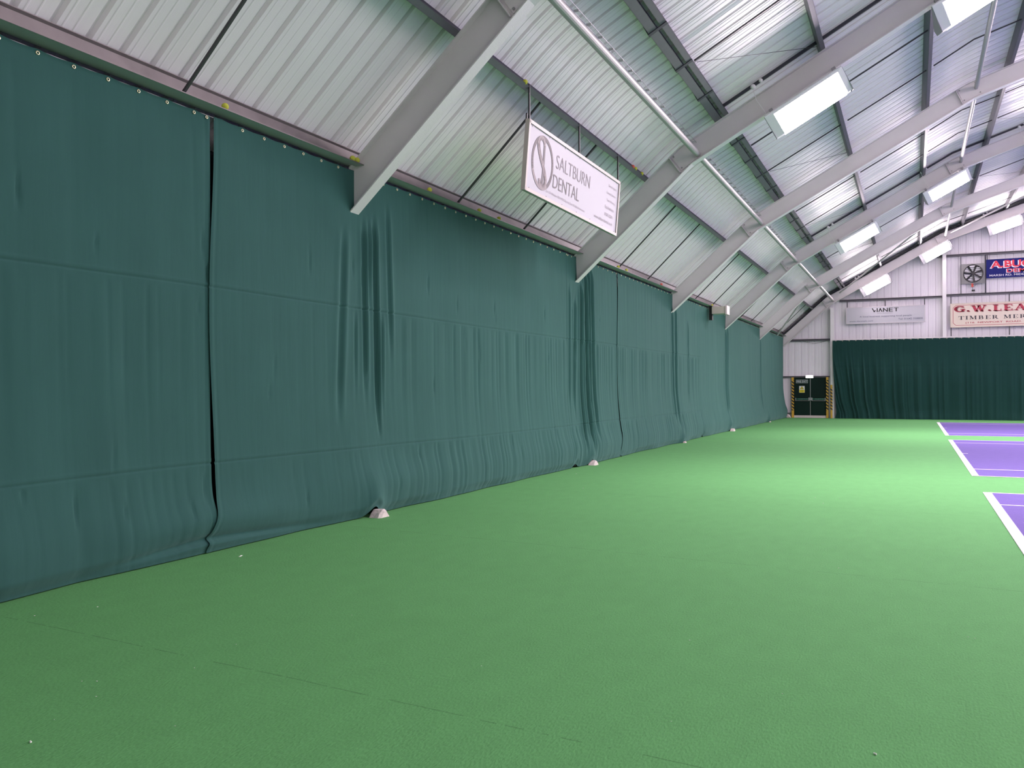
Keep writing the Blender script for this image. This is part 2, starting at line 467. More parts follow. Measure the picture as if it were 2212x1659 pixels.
def purl_pt(x, s, nrm_):       # local frame of purlins: s up the slope, n outward from the rafter top
    a = slope_at(x); z = z_on(TOP, x)
    return (x + s * math.cos(a) - nrm_ * math.sin(a), z + s * math.sin(a) + nrm_ * math.cos(a))
def c_section(mb, x, s0, fl_w, dep=.2, y0=ya, y1=yb, t=.004):
    P = lambda s, n_: purl_pt(x, s, n_)
    mb.prism([P(s0, 0), P(s0 + t, 0), P(s0 + t, dep), P(s0, dep)], y0, y1)
    mb.prism([P(s0, 0), P(s0 + fl_w, 0), P(s0 + fl_w, t), P(s0, t)], y0, y1)
    mb.prism([P(s0, dep - t), P(s0 + fl_w, dep - t), P(s0 + fl_w, dep), P(s0, dep)], y0, y1)
    mb.prism([P(s0 + fl_w - t, 0), P(s0 + fl_w, 0), P(s0 + fl_w, .022), P(s0 + fl_w - t, .022)], y0, y1)
PURL = [('A', -4.44, 'grey roof purlin from which the dental advertising board hangs'),
        ('C', -1.36, 'grey roof purlin one above the doubled purlin, left of the large lit panels'),
        ('D', .33, 'grey roof purlin fourth up from the side curtain'),
        ('E', 2.06, 'grey roof purlin just beyond the upper bracing tube'),
        ('F', 3.80, 'grey roof purlin second beyond the upper bracing tube'),
        ('G', 5.50, 'grey roof purlin highest up at the right edge')]
for nme, x, lab in PURL:
    mb = MB(); c_section(mb, x, -.038, .078)
    tag(mb.build('roof_purlin', M['galv'], org=(x, 0, z_on(TOP, x))), lab, 'purlin', 'purlins under the roof sheets')
t = thing('double_purlin', (-3.06, 0, z_on(TOP, -3.06)), 'doubled grey roof purlin with dark cleats, just above the lower bracing tube', 'purlin')
mb = MB(); c_section(mb, -3.06, -.135, .125); mb.build('lower_rail', M['galv'], t)
mb = MB(); c_section(mb, -3.06, .045, .085); mb.build('upper_rail', M['galv'], t)
for k in range(-1, 6):
    for j in range(1, 5):
        y = FR(k) + .07 + 1.44 * j
        P = lambda s, n_: purl_pt(-3.06, s, n_)
        mb = MB(); mb.prism([P(-.15, -.012), P(.14, -.012), P(.14, .0), P(-.15, .0)], y - .035, y + .035)
        mb.prism([P(-.15, -.012), P(-.14, -.012), P(-.14, .19), P(-.15, .19)], y - .03, y + .03)
        mb.build('cleat', M['galvdark'], t)

# sag bars between neighbouring purlins
BAYN = {0: 'before the nearest frame', 1: 'past the nearest frame', 2: 'past the second frame', 3: 'past the third frame', 4: 'past the fourth frame', 5: 'past the fifth frame'}
GAPS = [(-5.78, -4.47, 'between eaves channel and board purlin'), (-2.96, -1.40, 'just above the doubled purlin'), (-1.28, .29, 'between third and fourth purlins'),
        (.41, 2.02, 'across the upper roof bend'), (2.14, 3.76, 'above the upper bend')]
for xa, xb, lab in GAPS:
    for k in range(0, 6):
        if k == 0 and xa > -4: continue
        for j, dy in enumerate((2.36, 4.6)):
            y = FR(k) + dy
            if k == 5 and dy > 4: pass
            def hh(x):
                if x < -5.6: return 4.09
                a = slope_at(x); return z_on(TOP, x) + .06 / math.cos(a)
            mb = MB()
            if xa < 1.2 < xb:
                xm = 1.16; mb.bar((xa, y, hh(xa)), (xm, y, z_on(TOP, xm) + .09), .024, .024, (0, 1, 0)); mb.bar((xm, y, z_on(TOP, xm) + .09), (xb, y, hh(xb)), .024, .024, (0, 1, 0))
            else: mb.bar((xa, y, hh(xa)), (xb, y, hh(xb)), .024, .024, (0, 1, 0))
            tag(mb.build('sag_bar', M['rod'], org=(xa, y, hh(xa))), 'thin dark sag bar %s, %s one %s' % (lab, ('nearer', 'farther')[j], BAYN[k]), 'bar', 'sag bars between the purlins')
for k in range(1, 6):
    for xa, xb, nm in ((-2.93, -1.45, 'above the doubled purlin'), (2.15, 3.7, 'above the upper bend')):
        a = Vector((xa, FR(k) + 4.66, z_on(TOP, xa) + .05)); b = Vector((xb, FR(k + 1) - .12, z_on(TOP, xb) + .1))
        mb = MB(); mb.tube([a, b], .0045, 5)
        tag(mb.build('stay_wire', M['rod'], org=a), 'thin slanting stay wire %s, %s' % (nm, BAYN[k]), 'wire', 'slanting wires under the roof')

# ------------------------------------------------------------------ bracing tubes and wire tray
for xk, zk, nm, ks, r in ((-3.50, 5.70, 'lower', range(0, 6), .056), (1.35, 8.46, 'upper', range(0, 6), .050)):
    for k in ks:
        y0, y1 = FR(k) + .02, FR(k + 1) - .02
        mb = MB(); mb.tube([(xk, y0 + .0, zk), (xk, y0 + .22, zk)], r * .84, 14); mb.tube([(xk, y0 + .2, zk), (xk, y1 - .2, zk)], r, 16); mb.tube([(xk, y1 - .22, zk), (xk, y1, zk)], r * .84, 14)
        tag(mb.build('bracing_tube', M['tube'], smooth=False, org=(xk, y0, zk)), 'pale round %s bracing tube %s' % (nm, BAYN[k]), 'tube', 'tubes tying the roof frames')
for k in range(0, 4):
    y0, y1 = FR(k) + .1, FR(k + 1) - .1
    mb = MB(); x, z = -3.56, 5.875
    for dx, dz in ((0, 0), (.055, .02)):
        mb.tube([(x + dx, y0, z + dz), (x + dx, y1, z + dz)], .0055, 5)
    yy = y0 + .2
    while yy < y1:
        mb.box(x - .004, x + .06, yy - .006, yy + .006, z - .004, z + .024); yy += .42
    tag(mb.build('cable_tray', M['wire'], org=(x, y0, z)), 'slim wire cable tray beside the lower bracing tube, %s' % BAYN[k], 'cable tray', 'wire trays beside the tubes')

# trunking along the lamp frames
for k in (2, 4, 6):
    P = [purl_pt(x, 0, .15) for x in (-3.0, -1.2)] + [(1.12, z_on(TOP, 1.12) + .17), (6.2, z_on(TOP, 6.2) + .165)]
    y = FR(k) - .14
    t = thing('cable_trunking', (P[0][0], y, P[0][1]), 'dark cable trunking following the top of the %s roof frame' % ORD[k], 'trunking', 'cable trunking along lamp frames')
    mb = MB()
    for a, b in zip(P[:-1], P[1:]): mb.bar((a[0], y, a[1]), (b[0], y, b[1]), .05, .04, (0, 1, 0))
    mb.build('channel', M['galvdark'], t)
    for x in (-2.5, .25, 2.9, 5.6):
        z = z_on(TOP, x) + .13
        mb = MB(); mb.sphere((x, y - .05, z), .045, 12, 8); mb.build('junction_box', M['white'], t, smooth=True)
        mb = MB(); mb.sphere((x + .13, y - .05, z + .09), .035, 12, 8); mb.build('junction_box', M['white'], t, smooth=True)
        a = slope_at(x)
        q = [Vector((x, y - .05, z - .03)), Vector((x + .06, y - .07, z - .25)), Vector((x + .22, y - .06, z - .5)), Vector((x + .3, y - .02, z - .66))]
        mb = MB(); mb.tube(q, .006, 5); mb.build('flex', M['white'], t)

# ------------------------------------------------------------------ lamps
def lamp(xc, k, label, both=True):
    a = slope_at(xc if xc < XM else xc)
    if abs(xc - .87) < .01: a = slope_at(0)
    if abs(xc - (2 * XM - .87)) < .01: a = slope_at(2 * XM - 0.)
    y = FR(k)
    u = Vector((math.cos(a), 0, math.sin(a))); dn = Vector((math.sin(a), 0, -math.cos(a)))
    sg = 1
    if abs(xc - .87) < .01: bz = BASE[1][1] + math.tan(a) * (xc - BASE[1][0])
    elif abs(xc - (2 * XM - .87)) < .01: bz = BASE[1][1] + math.tan(-a) * (2 * XM - xc - BASE[1][0])
    else: bz = z_on(BASE, xc)
    base = Vector((xc, y, bz))
    t = thing('ceiling_lamp', tuple(base), label, 'lamp', 'long lit panels hung under the roof frames')
    LH, WH = .58, .218
    apex = .17 + 2 * WH * math.cos(R(51))
    for sd in ((-1, 1) if both else (-1,)):
        tilt = (R(51) if both else R(24)) if sd < 0 else R(76)
        wdir = dn * math.cos(tilt) + Vector((0, -sd * math.sin(tilt), 0))     # towards the lower edge
        nf = Vector((0, sd * math.cos(tilt), 0)) + dn * math.sin(tilt)        # face normal, outwards and down
        cc = base + dn * (apex - WH * math.cos(tilt)) + Vector((0, sd * (.02 + WH * math.sin(tilt)), 0))
        back = cc - nf * .004
        pts = [back - u * LH - wdir * WH, back + u * LH - wdir * WH, back + u * LH + wdir * WH, back - u * LH + wdir * WH]
        rim = [cc - nf * .02 - u * (LH + .15) - wdir * (WH + .045), cc - nf * .02 + u * (LH + .09) - wdir * (WH + .045), cc - nf * .02 + u * (LH + .09) + wdir * (WH + .02), cc - nf * .02 - u * (LH + .15) + wdir * (WH + .02)]
        mb = MB(); mb.add(pts, [(0, 1, 2, 3) if sd * 1 > 0 else (3, 2, 1, 0)]); mb.build('diffuser', M['lamp'], t)
        mb = MB(); bk = [p - nf * .05 for p in pts]; rb = [p - nf * .03 for p in rim]
        vs = pts + rim + bk + rb
        fs = []
        for i in range(4):
            j = (i + 1) % 4
            fs += [(i, j, 4 + j, 4 + i), (8 + i, 12 + i, 12 + j, 8 + j), (4 + i, 4 + j, 12 + j, 12 + i)]
        fs.append((8, 9, 10, 11))
        mb.add(vs, fs); mb.build('reflector', M['housing'], t)
    for s_ in (-1, 1):
        e_ = u * (LH + (.155 if s_ < 0 else .095)) * s_
        top = base + dn * .115 + e_; bot = base + dn * (apex + .02) + e_; mid = base + dn * (apex - .11) + e_ + Vector((0, .44, 0))
        w1 = .30
        mb = MB(); th = u * .004
        q = [top + Vector((0, -w1 - .04, 0)), (mid - dn * .10) if both else top + Vector((0, .02, 0)), mid if both else bot + Vector((0, .03, 0)), bot + Vector((0, -.02, 0))]
        mb.add([p - th for p in q] + [p + th for p in q], [(0, 1, 2, 3), (7, 6, 5, 4), (0, 4, 5, 1), (1, 5, 6, 2), (2, 6, 7, 3), (3, 7, 4, 0)])
        mb.build('end_plate', M['bracket'], t)
        hb = MB(); px = u * (LH - .0) * s_
        hb.bar(base + px + Vector((0, -.07, 0)) + dn * -.03, base + px + dn * .20 + Vector((0, -.07, 0)), .05, .012, (0, 1, 0))
        h = hb.build('hanger', M['bracket'], t)
        cb = MB(); cp = base + px + Vector((0, -.10, 0))
        cb.obox(cp + dn * .0, u * .032, Vector((0, .03, 0)), dn * .028); cb.obox(cp + dn * .075, u * .03, Vector((0, .025, 0)), dn * .025)
        cb.build('clamp', M['bracket'], h)
    return t
ORDN = 'first second third fourth fifth sixth seventh eighth ninth tenth eleventh twelfth'.split()
LX = [-1.70, .87, 3.70, 6.4, 9.0, 11.6]
names = {(2, 0): 'nearest fully visible long lit panel, hung under the second roof frame',
         (2, 1): 'largest long lit panel, cut by the top right edge of the picture',
         (4, 0): 'lit panel under the fourth roof frame, the lower left of its pair',
         (4, 1): 'lit panel under the fourth roof frame, the upper right of its pair',
         (6, 0): 'small lit panel at the lower left of the far row, above the grey sign',
         (6, 1): 'small lit panel in the middle of the far row, left of the fan',
         (6, 2): 'small lit panel in the far row, above the blue sign at the right edge'}
for k in (0, 2, 4, 6):
    for i, x in enumerate(LX + [2 * XM - q for q in reversed(LX)]):
        if k == 0 and i < 5: continue          # the panels nearest the camera are unlit and out of view
        lamp(x, k, names.get((k, i), 'long lit panel outside the picture, %s from the left in the %s lamp row' % (ORDN[i], {0: 'nearest', 2: 'second', 4: 'third', 6: 'farthest'}[k])), both=(k != 6))

# diagonal braces in the last bay
mb = MB(); mb.tube([(-5.72, 41.2, 3.92), (-3.70, 37.5, 5.82)], .035, 10)
tag(mb.build('diagonal_brace', M['frame'], org=(-5.72, 41.2, 3.9)), 'grey diagonal brace rising from the curtain top in the last bay', 'brace', 'diagonal braces in the far bay')
mb = MB(); mb.tube([(-3.2, 44.1, 6.05), (1.1, 37.3, 8.38)], .035, 10)
tag(mb.build('diagonal_brace', M['frame'], org=(-3.3, 44.1, 5.95)), 'grey diagonal brace crossing the far bay beneath the roof bend', 'brace', 'diagonal braces in the far bay')
mb = MB(); mb.tube([(1.5, 44.1, 8.55), (6.4, 37.3, 9.9)], .035, 10)
tag(mb.build('diagonal_brace', M['frame'], org=(1.5, 44.1, 8.55)), 'grey diagonal brace high at the right edge of the far bay', 'brace', 'diagonal braces in the far bay')

# ------------------------------------------------------------------ side curtains
def sm(t): t = max(0, min(1, t)); return t * t * (3 - 2 * t)
def hsh(i, s=0): 
    x = math.sin(i * 127.1 + s * 311.7) * 43758.5453; return x - math.floor(x)
def vn(x, s=0):
    i = math.floor(x); f = x - i; f = f * f * (3 - 2 * f); return hsh(i, s) * (1 - f) + hsh(i + 1, s) * f
BOT = [(-7, .1), (2, .12), (3.85, .15), (4.8, .07), (5.9, .02), (7.1, .03), (8.1, .12), (9, .10), (12, .10), (15.2, .14), (16.4, .14), (18.9, .10), (23, .15), (25.8, .11), (30, .15), (38, .2), (45, .2)]
def bot(y):
    for (a, va), (b, vb) in zip(BOT[:-1], BOT[1:]):
        if a <= y <= b: return va + (vb - va) * sm((y - a) / (b - a))
    return .1
BLK = [(8.40, .13, .11), (15.78, .12, .10), (23.1, .08, .06), (29.95, .13, .10), (38.4, .09, .06)]
# single folds: y at top, width, depth, z from, z to, sideways drift per metre
FOLDS = [(7.98, .06, .028, 3.3, .9, -.05), (8.36, .045, .040, 3.45, 1.2, .02), (8.58, .045, .050, 3.5, .8, .03), (8.86, .045, .030, 3.7, 1.7, .05), (8.47, .03, .03, 3.45, 2.3, 0), (8.2, .03, .018, 2.4, 1.2, 0), (8.75, .035, .022, 2.4, 1.0, 0),
         (15.58, .05, .09, 3.5, .1, .0), (15.78, .05, .10, 3.8, .1, .04), (15.98, .05, .08, 3.9, .1, .02), (16.18, .06, .06, 3.9, .3, .06), (15.30, .05, .04, 3.2, .8, -.03), (15.0, .04, .03, 3.4, .9, 0),
         (22.55, .07, .05, 3.6, .3, .05), (22.85, .06, .06, 3.7, .2, .05), (24.3, .05, .04, 3.4, .8, .05), (29.85, .1, .06, 3.5, .3, .0), (30.2, .1, .05, 3.6, .4, .0), (37.2, .12, .05, 3.6, .3, 0)]
rnd = random.Random(7)
PIN = []
for i in range(46):
    PIN.append((rnd.uniform(2.6, 17), rnd.choice([rnd.uniform(2.5, 3.1), rnd.uniform(.9, 2.3), rnd.uniform(.3, .75)]), rnd.uniform(.05, .16), rnd.uniform(.008, .016), rnd.uniform(-.1, .06)))
def curtain_off(y, z, pid):
    top = sm((4.0 - z) / .5)
    o = .012 + bot(y) * sm((1.6 - z) / 1.6) * .8
    # belly of cloth close to the floor
    o += .05 * math.exp(-((z - .35) / .22) ** 2) * (.4 + vn(y * .9, 5))
    o += .03 * (vn(y * .55, 1) - .5) * top + .012 * (vn(y * 1.9 + z * .35, 2) - .5) * top
    # gathers hanging below each sewn seam
    for zs, s_, L in ((2.42, 11, 1.5), (.80, 23, .75), (3.9, 31, 1.3)):
        if z < zs:
            d = zs - z
            env = sm(d / .10) * (1 - .75 * sm((d - .25) / L))
            reg = .25 + .75 * sm((y - 7.5) / 2.5) * (1 - .65 * sm((y - 25.0) / 2))
            if zs > 3: reg = .10 + .5 * sm((y - 16.5) / 3) * (1 - .6 * sm((y - 25) / 2))
            if pid == 1: reg = .30 if zs > 3 else .45
            if 14.6 < y < 26 and zs < 3: reg *= 1.35
            yy = y - (.05 + .10 * (zs < 1)) * d * (vn(y * .3, 9))
            g = 1 - abs(2 * vn(yy * 7.5 + 3 * vn(yy * .8, s_ + 2), s_) - 1)
            g2 = vn(yy * 17, s_ + 4)
            o += (-.019 * (g ** 3) * (.35 + .9 * vn(yy * 1.7, s_ + 7)) + .006 * g2) * env * reg
            if zs > 3: break
    if pid == 1: o += .016 * (vn(y * 4.3 + .15 * z, 51) - .5) * sm((2.42 - z) / .5) * sm((z - .75) / .2) + .010 * (vn(y * 3.1, 52) - .5)
    for fy, fw_, fd, za, zb, dr in FOLDS:
        if zb < z < za + .2:
            c_ = fy + dr * (za - z)
            if abs(y - c_) < fw_ * 3.2:
                ez = sm((za + .1 - z) / .35) * sm((z - zb) / .8)
                q = (y - c_) / fw_
                o += fd * ez * (.75 * math.exp(-(q - 1.1) ** 2 * 1.4) - .9 * math.exp(-q * q * 1.6) + .35 * math.exp(-(q + 1.3) ** 2 * 1.2))
    for py, pz, ln, wd, sl in PIN:
        if abs(z - pz) < ln and abs(y - py) < .08:
            q = (y - py - sl * (z - pz)) / wd
            o += (-.019 * math.exp(-q * q)) * (1 - ((z - pz) / ln) ** 2)
    o -= .05 * sm((.13 - z) / .13) * (.5 + vn(y * 1.3, 8))
    # the hem slumps and folds under beside the first panel join
    am = sm((y - 4.5) / 1.3) if y < 5.95 else sm((7.9 - y) / 1.9)
    if 4.5 < y < 7.9 and z < .8:
        zc = .10 + .10 * sm((5.95 - y) / 1.4) * (y < 5.95) * -1 + .03
        zc = .13 - .05 * abs(y - 5.95)
        o += am * (.055 * math.exp(-((z - zc - .17) / .13) ** 2) - .035 * math.exp(-((z - zc) / .035) ** 2) + .05 * sm((zc - z) / .05))
    # sewn seams
    for zs in (2.42, .80):
        zz = zs + .035 * (vn(y * .35, 3) - .5)
        o -= .010 * math.exp(-((z - zz) / .0065) ** 2); o += .003 * math.exp(-((z - zz - .03) / .014) ** 2)
    for by, wd, hgt in BLK:
        if abs(y - by) < .5: o += .10 * math.exp(-((y - by) / .20) ** 2) * math.exp(-(z / .28) ** 2)
    return o
def frange(a, b, st):
    n_ = max(1, int(round((b - a) / st))); return [a + (b - a) * i / n_ for i in range(n_ + 1)]
def curtain(y0, y1, pid, label, front=0.):
    ys = []
    a = y0
    while a < y1:
        b = min(y1, 10 if a < 10 else 17 if a < 17 else 26 if a < 26 else y1)
        ys += frange(a, b, .019 if a < 10 else .022 if a < 17 else .034 if a < 26 else .06)[:-1]
        a = b
    ys.append(y1)
    zs = frange(0, .24, .015)[:-1] + frange(.24, .74, .045)[:-1] + frange(.74, .86, .008)[:-1] + frange(.86, 2.36, .05)[:-1] + frange(2.36, 2.48, .008)[:-1] + frange(2.48, 3.9, .06)[:-1] + frange(3.9, 4.012, .028)
    if y0 > 25: zs = frange(0, 4.012, .055)
    vs = []; fs = []
    for y in ys:
        lift = 0
        for by, wd, hgt in BLK: lift += hgt * math.exp(-((y - by) / wd) ** 2)
        fph = ((y - F0) / .303) % 1
        sag = .010 * math.sin(math.pi * ((y / .303) % 1))
        if pid == 2: lift += .05 * math.exp(-((y - 17.85) / .12) ** 2)
        if pid == 3: lift += .06 * math.exp(-((y - 15.1) / .1) ** 2)
        if pid == 4: lift += .08 * math.exp(-((y - 25.9) / .16) ** 2)
        for z in zs:
            zz = .010 + lift * (1 - sm(z / .7)) + z * (4.008 - .004) / 4.012 - sag * sm((z - 3.8) / .2)
            ff = front * (1 - .0 * z)
            yy = y
            o = curtain_off(y, z, pid)
            # vertical hems at the panel ends
            for ye, sg in ((y0, 1), (y1, -1)):
                d = (y - ye) * sg
                if d < .09:
                    o += .006 * math.exp(-((d - .03) / .02) ** 2) - .006 * math.exp(-((d - .06) / .01) ** 2)
            if pid in (2,) and y - y0 < .5:   # leading edge wanders and toes in at the floor
                k_ = (1 - (y - y0) / .5)
                yy += k_ * (.03 * math.sin(z * 1.9 + .4) - .10 * sm((.6 - z) / .6)) 
                ff += .006 * k_
            if pid == 1 and y1 - y < .5:
                ff -= .006 * (1 - (y1 - y) / .5)
            vs.append((-5.862 + o + ff, yy, zz))
    m_ = len(zs)
    for i in range(len(ys) - 1):
        for j in range(m_ - 1): fs.append((i * m_ + j, i * m_ + j + 1, (i + 1) * m_ + j + 1, (i + 1) * m_ + j))
    mb = MB(); mb.add(vs, fs)
    t = thing('side_curtain', (-5.85, (y0 + y1) / 2, 0), label, 'curtain', 'dark green curtains along the side wall')
    cl = mb.build('curtain_cloth', M['curtain'], t, smooth=True)
    # eyelets along the top hem
    y = y0 + .05
    ys_ = [y0 + .05]
    g = math.ceil((y0 + .12) / .303) * .303
    while g < y1 - .12: ys_.append(g); g += .303
    ys_.append(y1 - .05)
    for y in ys_:
        if y < 3.2 or any(abs(y - FR(k)) < .1 for k in range(1, 7)): continue
        mb = MB(); mb.ring((-5.862 + curtain_off(y, 3.985, pid) + front + .004, y, 3.983), (0, 1, 0), (0, 0, 1), .0125, .0045, 12, 5)
        mb.build('eyelet', M['brass'], t, smooth=True)
    return t
curtain(-6.8, 5.96, 1, 'dark green side curtain panel filling the left edge of the picture')
curtain(5.955, 14.915, 2, 'dark green side curtain panel below the nearest roof frame and the dental board', .010)
curtain(14.905, 17.88, 3, 'short dark green side curtain panel with deep folds beneath the second roof frame', .0)
curtain(17.87, 25.915, 2, 'dark green side curtain panel with fine gathers beneath the third roof frame', .008)
curtain(25.905, 44.25, 4, 'smooth dark green side curtain panel running to the far corner', .0)
mb = MB(); mb.tube([(-5.868, -6.8, 4.012), (-5.868, 44.2, 4.012)], .0025, 6)
tag(mb.build('curtain_wire', M['white'], org=(-5.85, -6.8, 4.016)), 'thin pale wire carrying the eyelets of the side curtain', 'wire')

# concrete plinth noses peeping out under the curtain
PL = [(8.42, .115, 'rough white concrete plinth tip peeping out under the curtain, nearest of them'), (15.80, .11, 'white concrete plinth tip under the curtain below the second frame'),
      (23.12, .06, 'tiny white plinth tip under the gathered curtain below the third frame'), (30.0, .11, 'white plinth tip in a dark gap under the curtain, below the fourth frame'), (38.45, .05, 'tiny white plinth tip farthest along the curtain foot')]
for i, (y, s_, lab) in enumerate(PL):
    rr = random.Random(i + 3); mb = MB()
    prof = [(-1, 0), (-.62, .42), (-.2, .72), (.12, .80), (.45, .62), (.8, .25), (1, 0)]
    vs = []
    for dx in (-1.6, -.4, .5, 1.0):
        for (a, b) in prof:
            k_ = 1 if dx < .6 else .72
            vs.append((-5.63 + dx * s_ * .5, y + a * s_ * k_ + rr.uniform(-.004, .004), max(0, b * s_ * k_ + (rr.uniform(-.006, .006) if b else 0))))
    fs = []
    for i_ in range(3):
        for j in range(6): fs.append((i_ * 7 + j, i_ * 7 + j + 1, (i_ + 1) * 7 + j + 1, (i_ + 1) * 7 + j))
    fs += [tuple(range(6, -1, -1)), tuple(range(21, 28))]
    for i_ in range(3): fs.append((i_ * 7, (i_ + 1) * 7, (i_ + 1) * 7 + 6, i_ * 7 + 6))
    mb.add(vs, fs)
    tag(mb.build('plinth_tip', M['concrete'], org=(-5.63, y, 0)), lab, 'plinth', 'plinth tips under the side curtain')

# ------------------------------------------------------------------ courts
LY = [(2.92, 13.89, 'nearest purple tennis court, cut by the right edge of the picture'), (16.37, 27.34, 'middle purple tennis court'), (29.80, 40.77, 'farthest purple tennis court, before the far curtain')]
BX = .885
for ya_, yb_, lab in LY:
    t = thing('tennis_court', (BX, (ya_ + yb_) / 2, 0), lab, 'tennis court', 'purple courts laid side by side')
    x1 = BX + 23.77
    mb = MB(); mb.box(BX, x1, ya_, yb_, -.01, .003); mb.build('playing_surface', M['purple'], t)
    def ln(nm, a, b, c_, d): mb = MB(); mb.box(a, b, c_, d, .0, .0055); mb.build(nm, M['line'], t)
    ln('baseline', BX, BX + .108, ya_, yb_); ln('baseline', x1 - .108, x1, ya_, yb_)
    ln('sideline', BX + .108, x1 - .108, ya_, ya_ + .05); ln('sideline', BX + .108, x1 - .108, yb_ - .05, yb_)
    ln('singles_line', BX + .108, x1 - .108, ya_ + 1.37, ya_ + 1.42); ln('singles_line', BX + .108, x1 - .108, yb_ - 1.42, yb_ - 1.37)
    ym = (ya_ + yb_) / 2
    ln('centre_mark', BX + .108, BX + .22, ym - .025, ym + .025); ln('centre_mark', x1 - .22, x1 - .108, ym - .025, ym + .025)
    for xs in (BX + 5.485, x1 - 5.485): ln('service_line', xs - .025, xs + .025, ya_ + 1.42, yb_ - 1.42)
    ln('centre_service_line', BX + 5.51, x1 - 5.51, ym - .025, ym + .025)

# ------------------------------------------------------------------ balls stuck on the steelwork
BALLS = [(-5.728, 6.02, 0, 'bright yellow tennis ball on the eaves channel, nearest the camera'), (-5.728, 8.00, 0, 'left one of two yellow balls wedged in the eaves channel at the nearest frame'),
         (-5.728, 8.085, 0, 'right one of two yellow balls wedged in the eaves channel at the nearest frame'), (-5.728, 9.70, 0, 'yellow tennis ball on the eaves channel just past the nearest frame'),
         (-5.745, 11.15, 0, 'dull yellow ball on the eaves channel between the two sag bars of the second bay'), (-5.745, 11.81, 0, 'dull yellow ball on the eaves channel below the dental board'),
         (-5.728, 17.62, 0, 'yellow ball beside a sag bar foot past the second frame'), (-5.728, 18.2, 0, 'faint yellow ball on the eaves channel, farther past the second frame'),
         (-5.728, 21.1, 1, 'small red and pink ball on the eaves channel before the third frame'), (-5.728, 27.1, 0, 'yellow ball on the eaves channel above the white wall box'), (-5.728, 28.2, 0, 'pale ball on the eaves channel just past the white wall box')]
for x, y, red, lab in BALLS:
    mb = MB(); mb.sphere((x, y, 4.0625 + .033), .033, 20, 12)
    tag(mb.build('tennis_ball', M['redball' if red else 'ball'], smooth=True, org=(x, y, 4.062)), lab, 'ball', 'tennis balls stuck on the steelwork')
for y, red, lab in ((9.86, 0, 'small yellow ball on the purlin by the left hanger of the dental board'), (14.45, 1, 'red ball on the purlin beyond the dental board'), (14.60, 0, 'yellow ball on the purlin beside the red ball'), (14.99, 0, 'yellow ball on the purlin close to the second frame')):
    x, z = purl_pt(-4.44, .018, .004)
    mb = MB(); mb.sphere((x + .005, y, z + .034), .033, 20, 12)
    tag(mb.build('tennis_ball', M['redball' if red else 'ball'], smooth=True, org=(x, y, z)), lab, 'ball', 'tennis balls stuck on the steelwork')

# ------------------------------------------------------------------ lettering
def text_mesh(body, off=0., bold=False):
    cu = bpy.data.curves.new('lettering', 'FONT'); cu.body = body; cu.offset = off; cu.resolution_u = 4
    o = bpy.data.objects.new('lettering', cu); COL.objects.link(o)
    bpy.context.view_layer.update()
    dg = bpy.context.evaluated_depsgraph_get()
    me = bpy.data.meshes.new_from_object(o.evaluated_get(dg))
    bpy.data.objects.remove(o); bpy.data.curves.remove(cu)
    vs = [(v.co.x, v.co.y) for v in me.vertices]; fs = [tuple(p.vertices) for p in me.polygons]
    bpy.data.meshes.remove(me)
    return vs, fs
def place(vf, box, fr, material, parent, name='lettering', d=.004, keep=False):
    """fit flat outlines into box=(u0,u1,v0,v1) of the board frame fr=(origin,U,V,N)"""
    vs, fs = vf
    xs = [v[0] for v in vs]; ys = [v[1] for v in vs]
    ax, bx, ay, by = min(xs), max(xs), min(ys), max(ys)
    o, U, V, N = fr; u0, u1, v0, v1 = box
    out = [o + U * (u0 + (x - ax) / (bx - ax) * (u1 - u0)) + V * (v0 + (y - ay) / (by - ay) * (v1 - v0)) + N * d for x, y in vs]
    mb = MB(); mb.add(out, fs)
    return mb.build(name, material, parent)
def quad_line(pts, w):
    vs = []; fs = []
    for i, (a, b) in enumerate(zip(pts[:-1], pts[1:])):
        w0 = w[i] if isinstance(w, list) else w; w1 = w[i + 1] if isinstance(w, list) else w
        d = Vector((b[0] - a[0], b[1] - a[1]));
        if d.length < 1e-6: continue
        n_ = Vector((-d.y, d.x)).normalized(); e_ = d.normalized() * min(w0, w1) * .08
        o = len(vs)
        vs += [(a[0] + n_.x * w0 / 2 - e_.x, a[1] + n_.y * w0 / 2 - e_.y), (b[0] + n_.x * w1 / 2 + e_.x, b[1] + n_.y * w1 / 2 + e_.y), (b[0] - n_.x * w1 / 2 + e_.x, b[1] - n_.y * w1 / 2 + e_.y), (a[0] - n_.x * w0 / 2 - e_.x, a[1] - n_.y * w0 / 2 - e_.y)]
        fs.append((o, o + 1, o + 2, o + 3))
    return vs, fs
def join(parts):
    vs = []; fs = []
    for v, f in parts:
        o = len(vs); vs += v; fs += [tuple(i + o for i in g) for g in f]
    return vs, fs
def arc(cx, cy, rx, ry, a0, a1, n=18, w=.2, thin=None):
    pts = []; ws = []
    for i in range(n + 1):
        a = R(a0 + (a1 - a0) * i / n); pts.append((cx + rx * math.cos(a), cy + ry * math.sin(a)))
        ws.append(w if thin is None else thin + (w - thin) * abs(math.cos(a)))
    return quad_line(pts, ws)
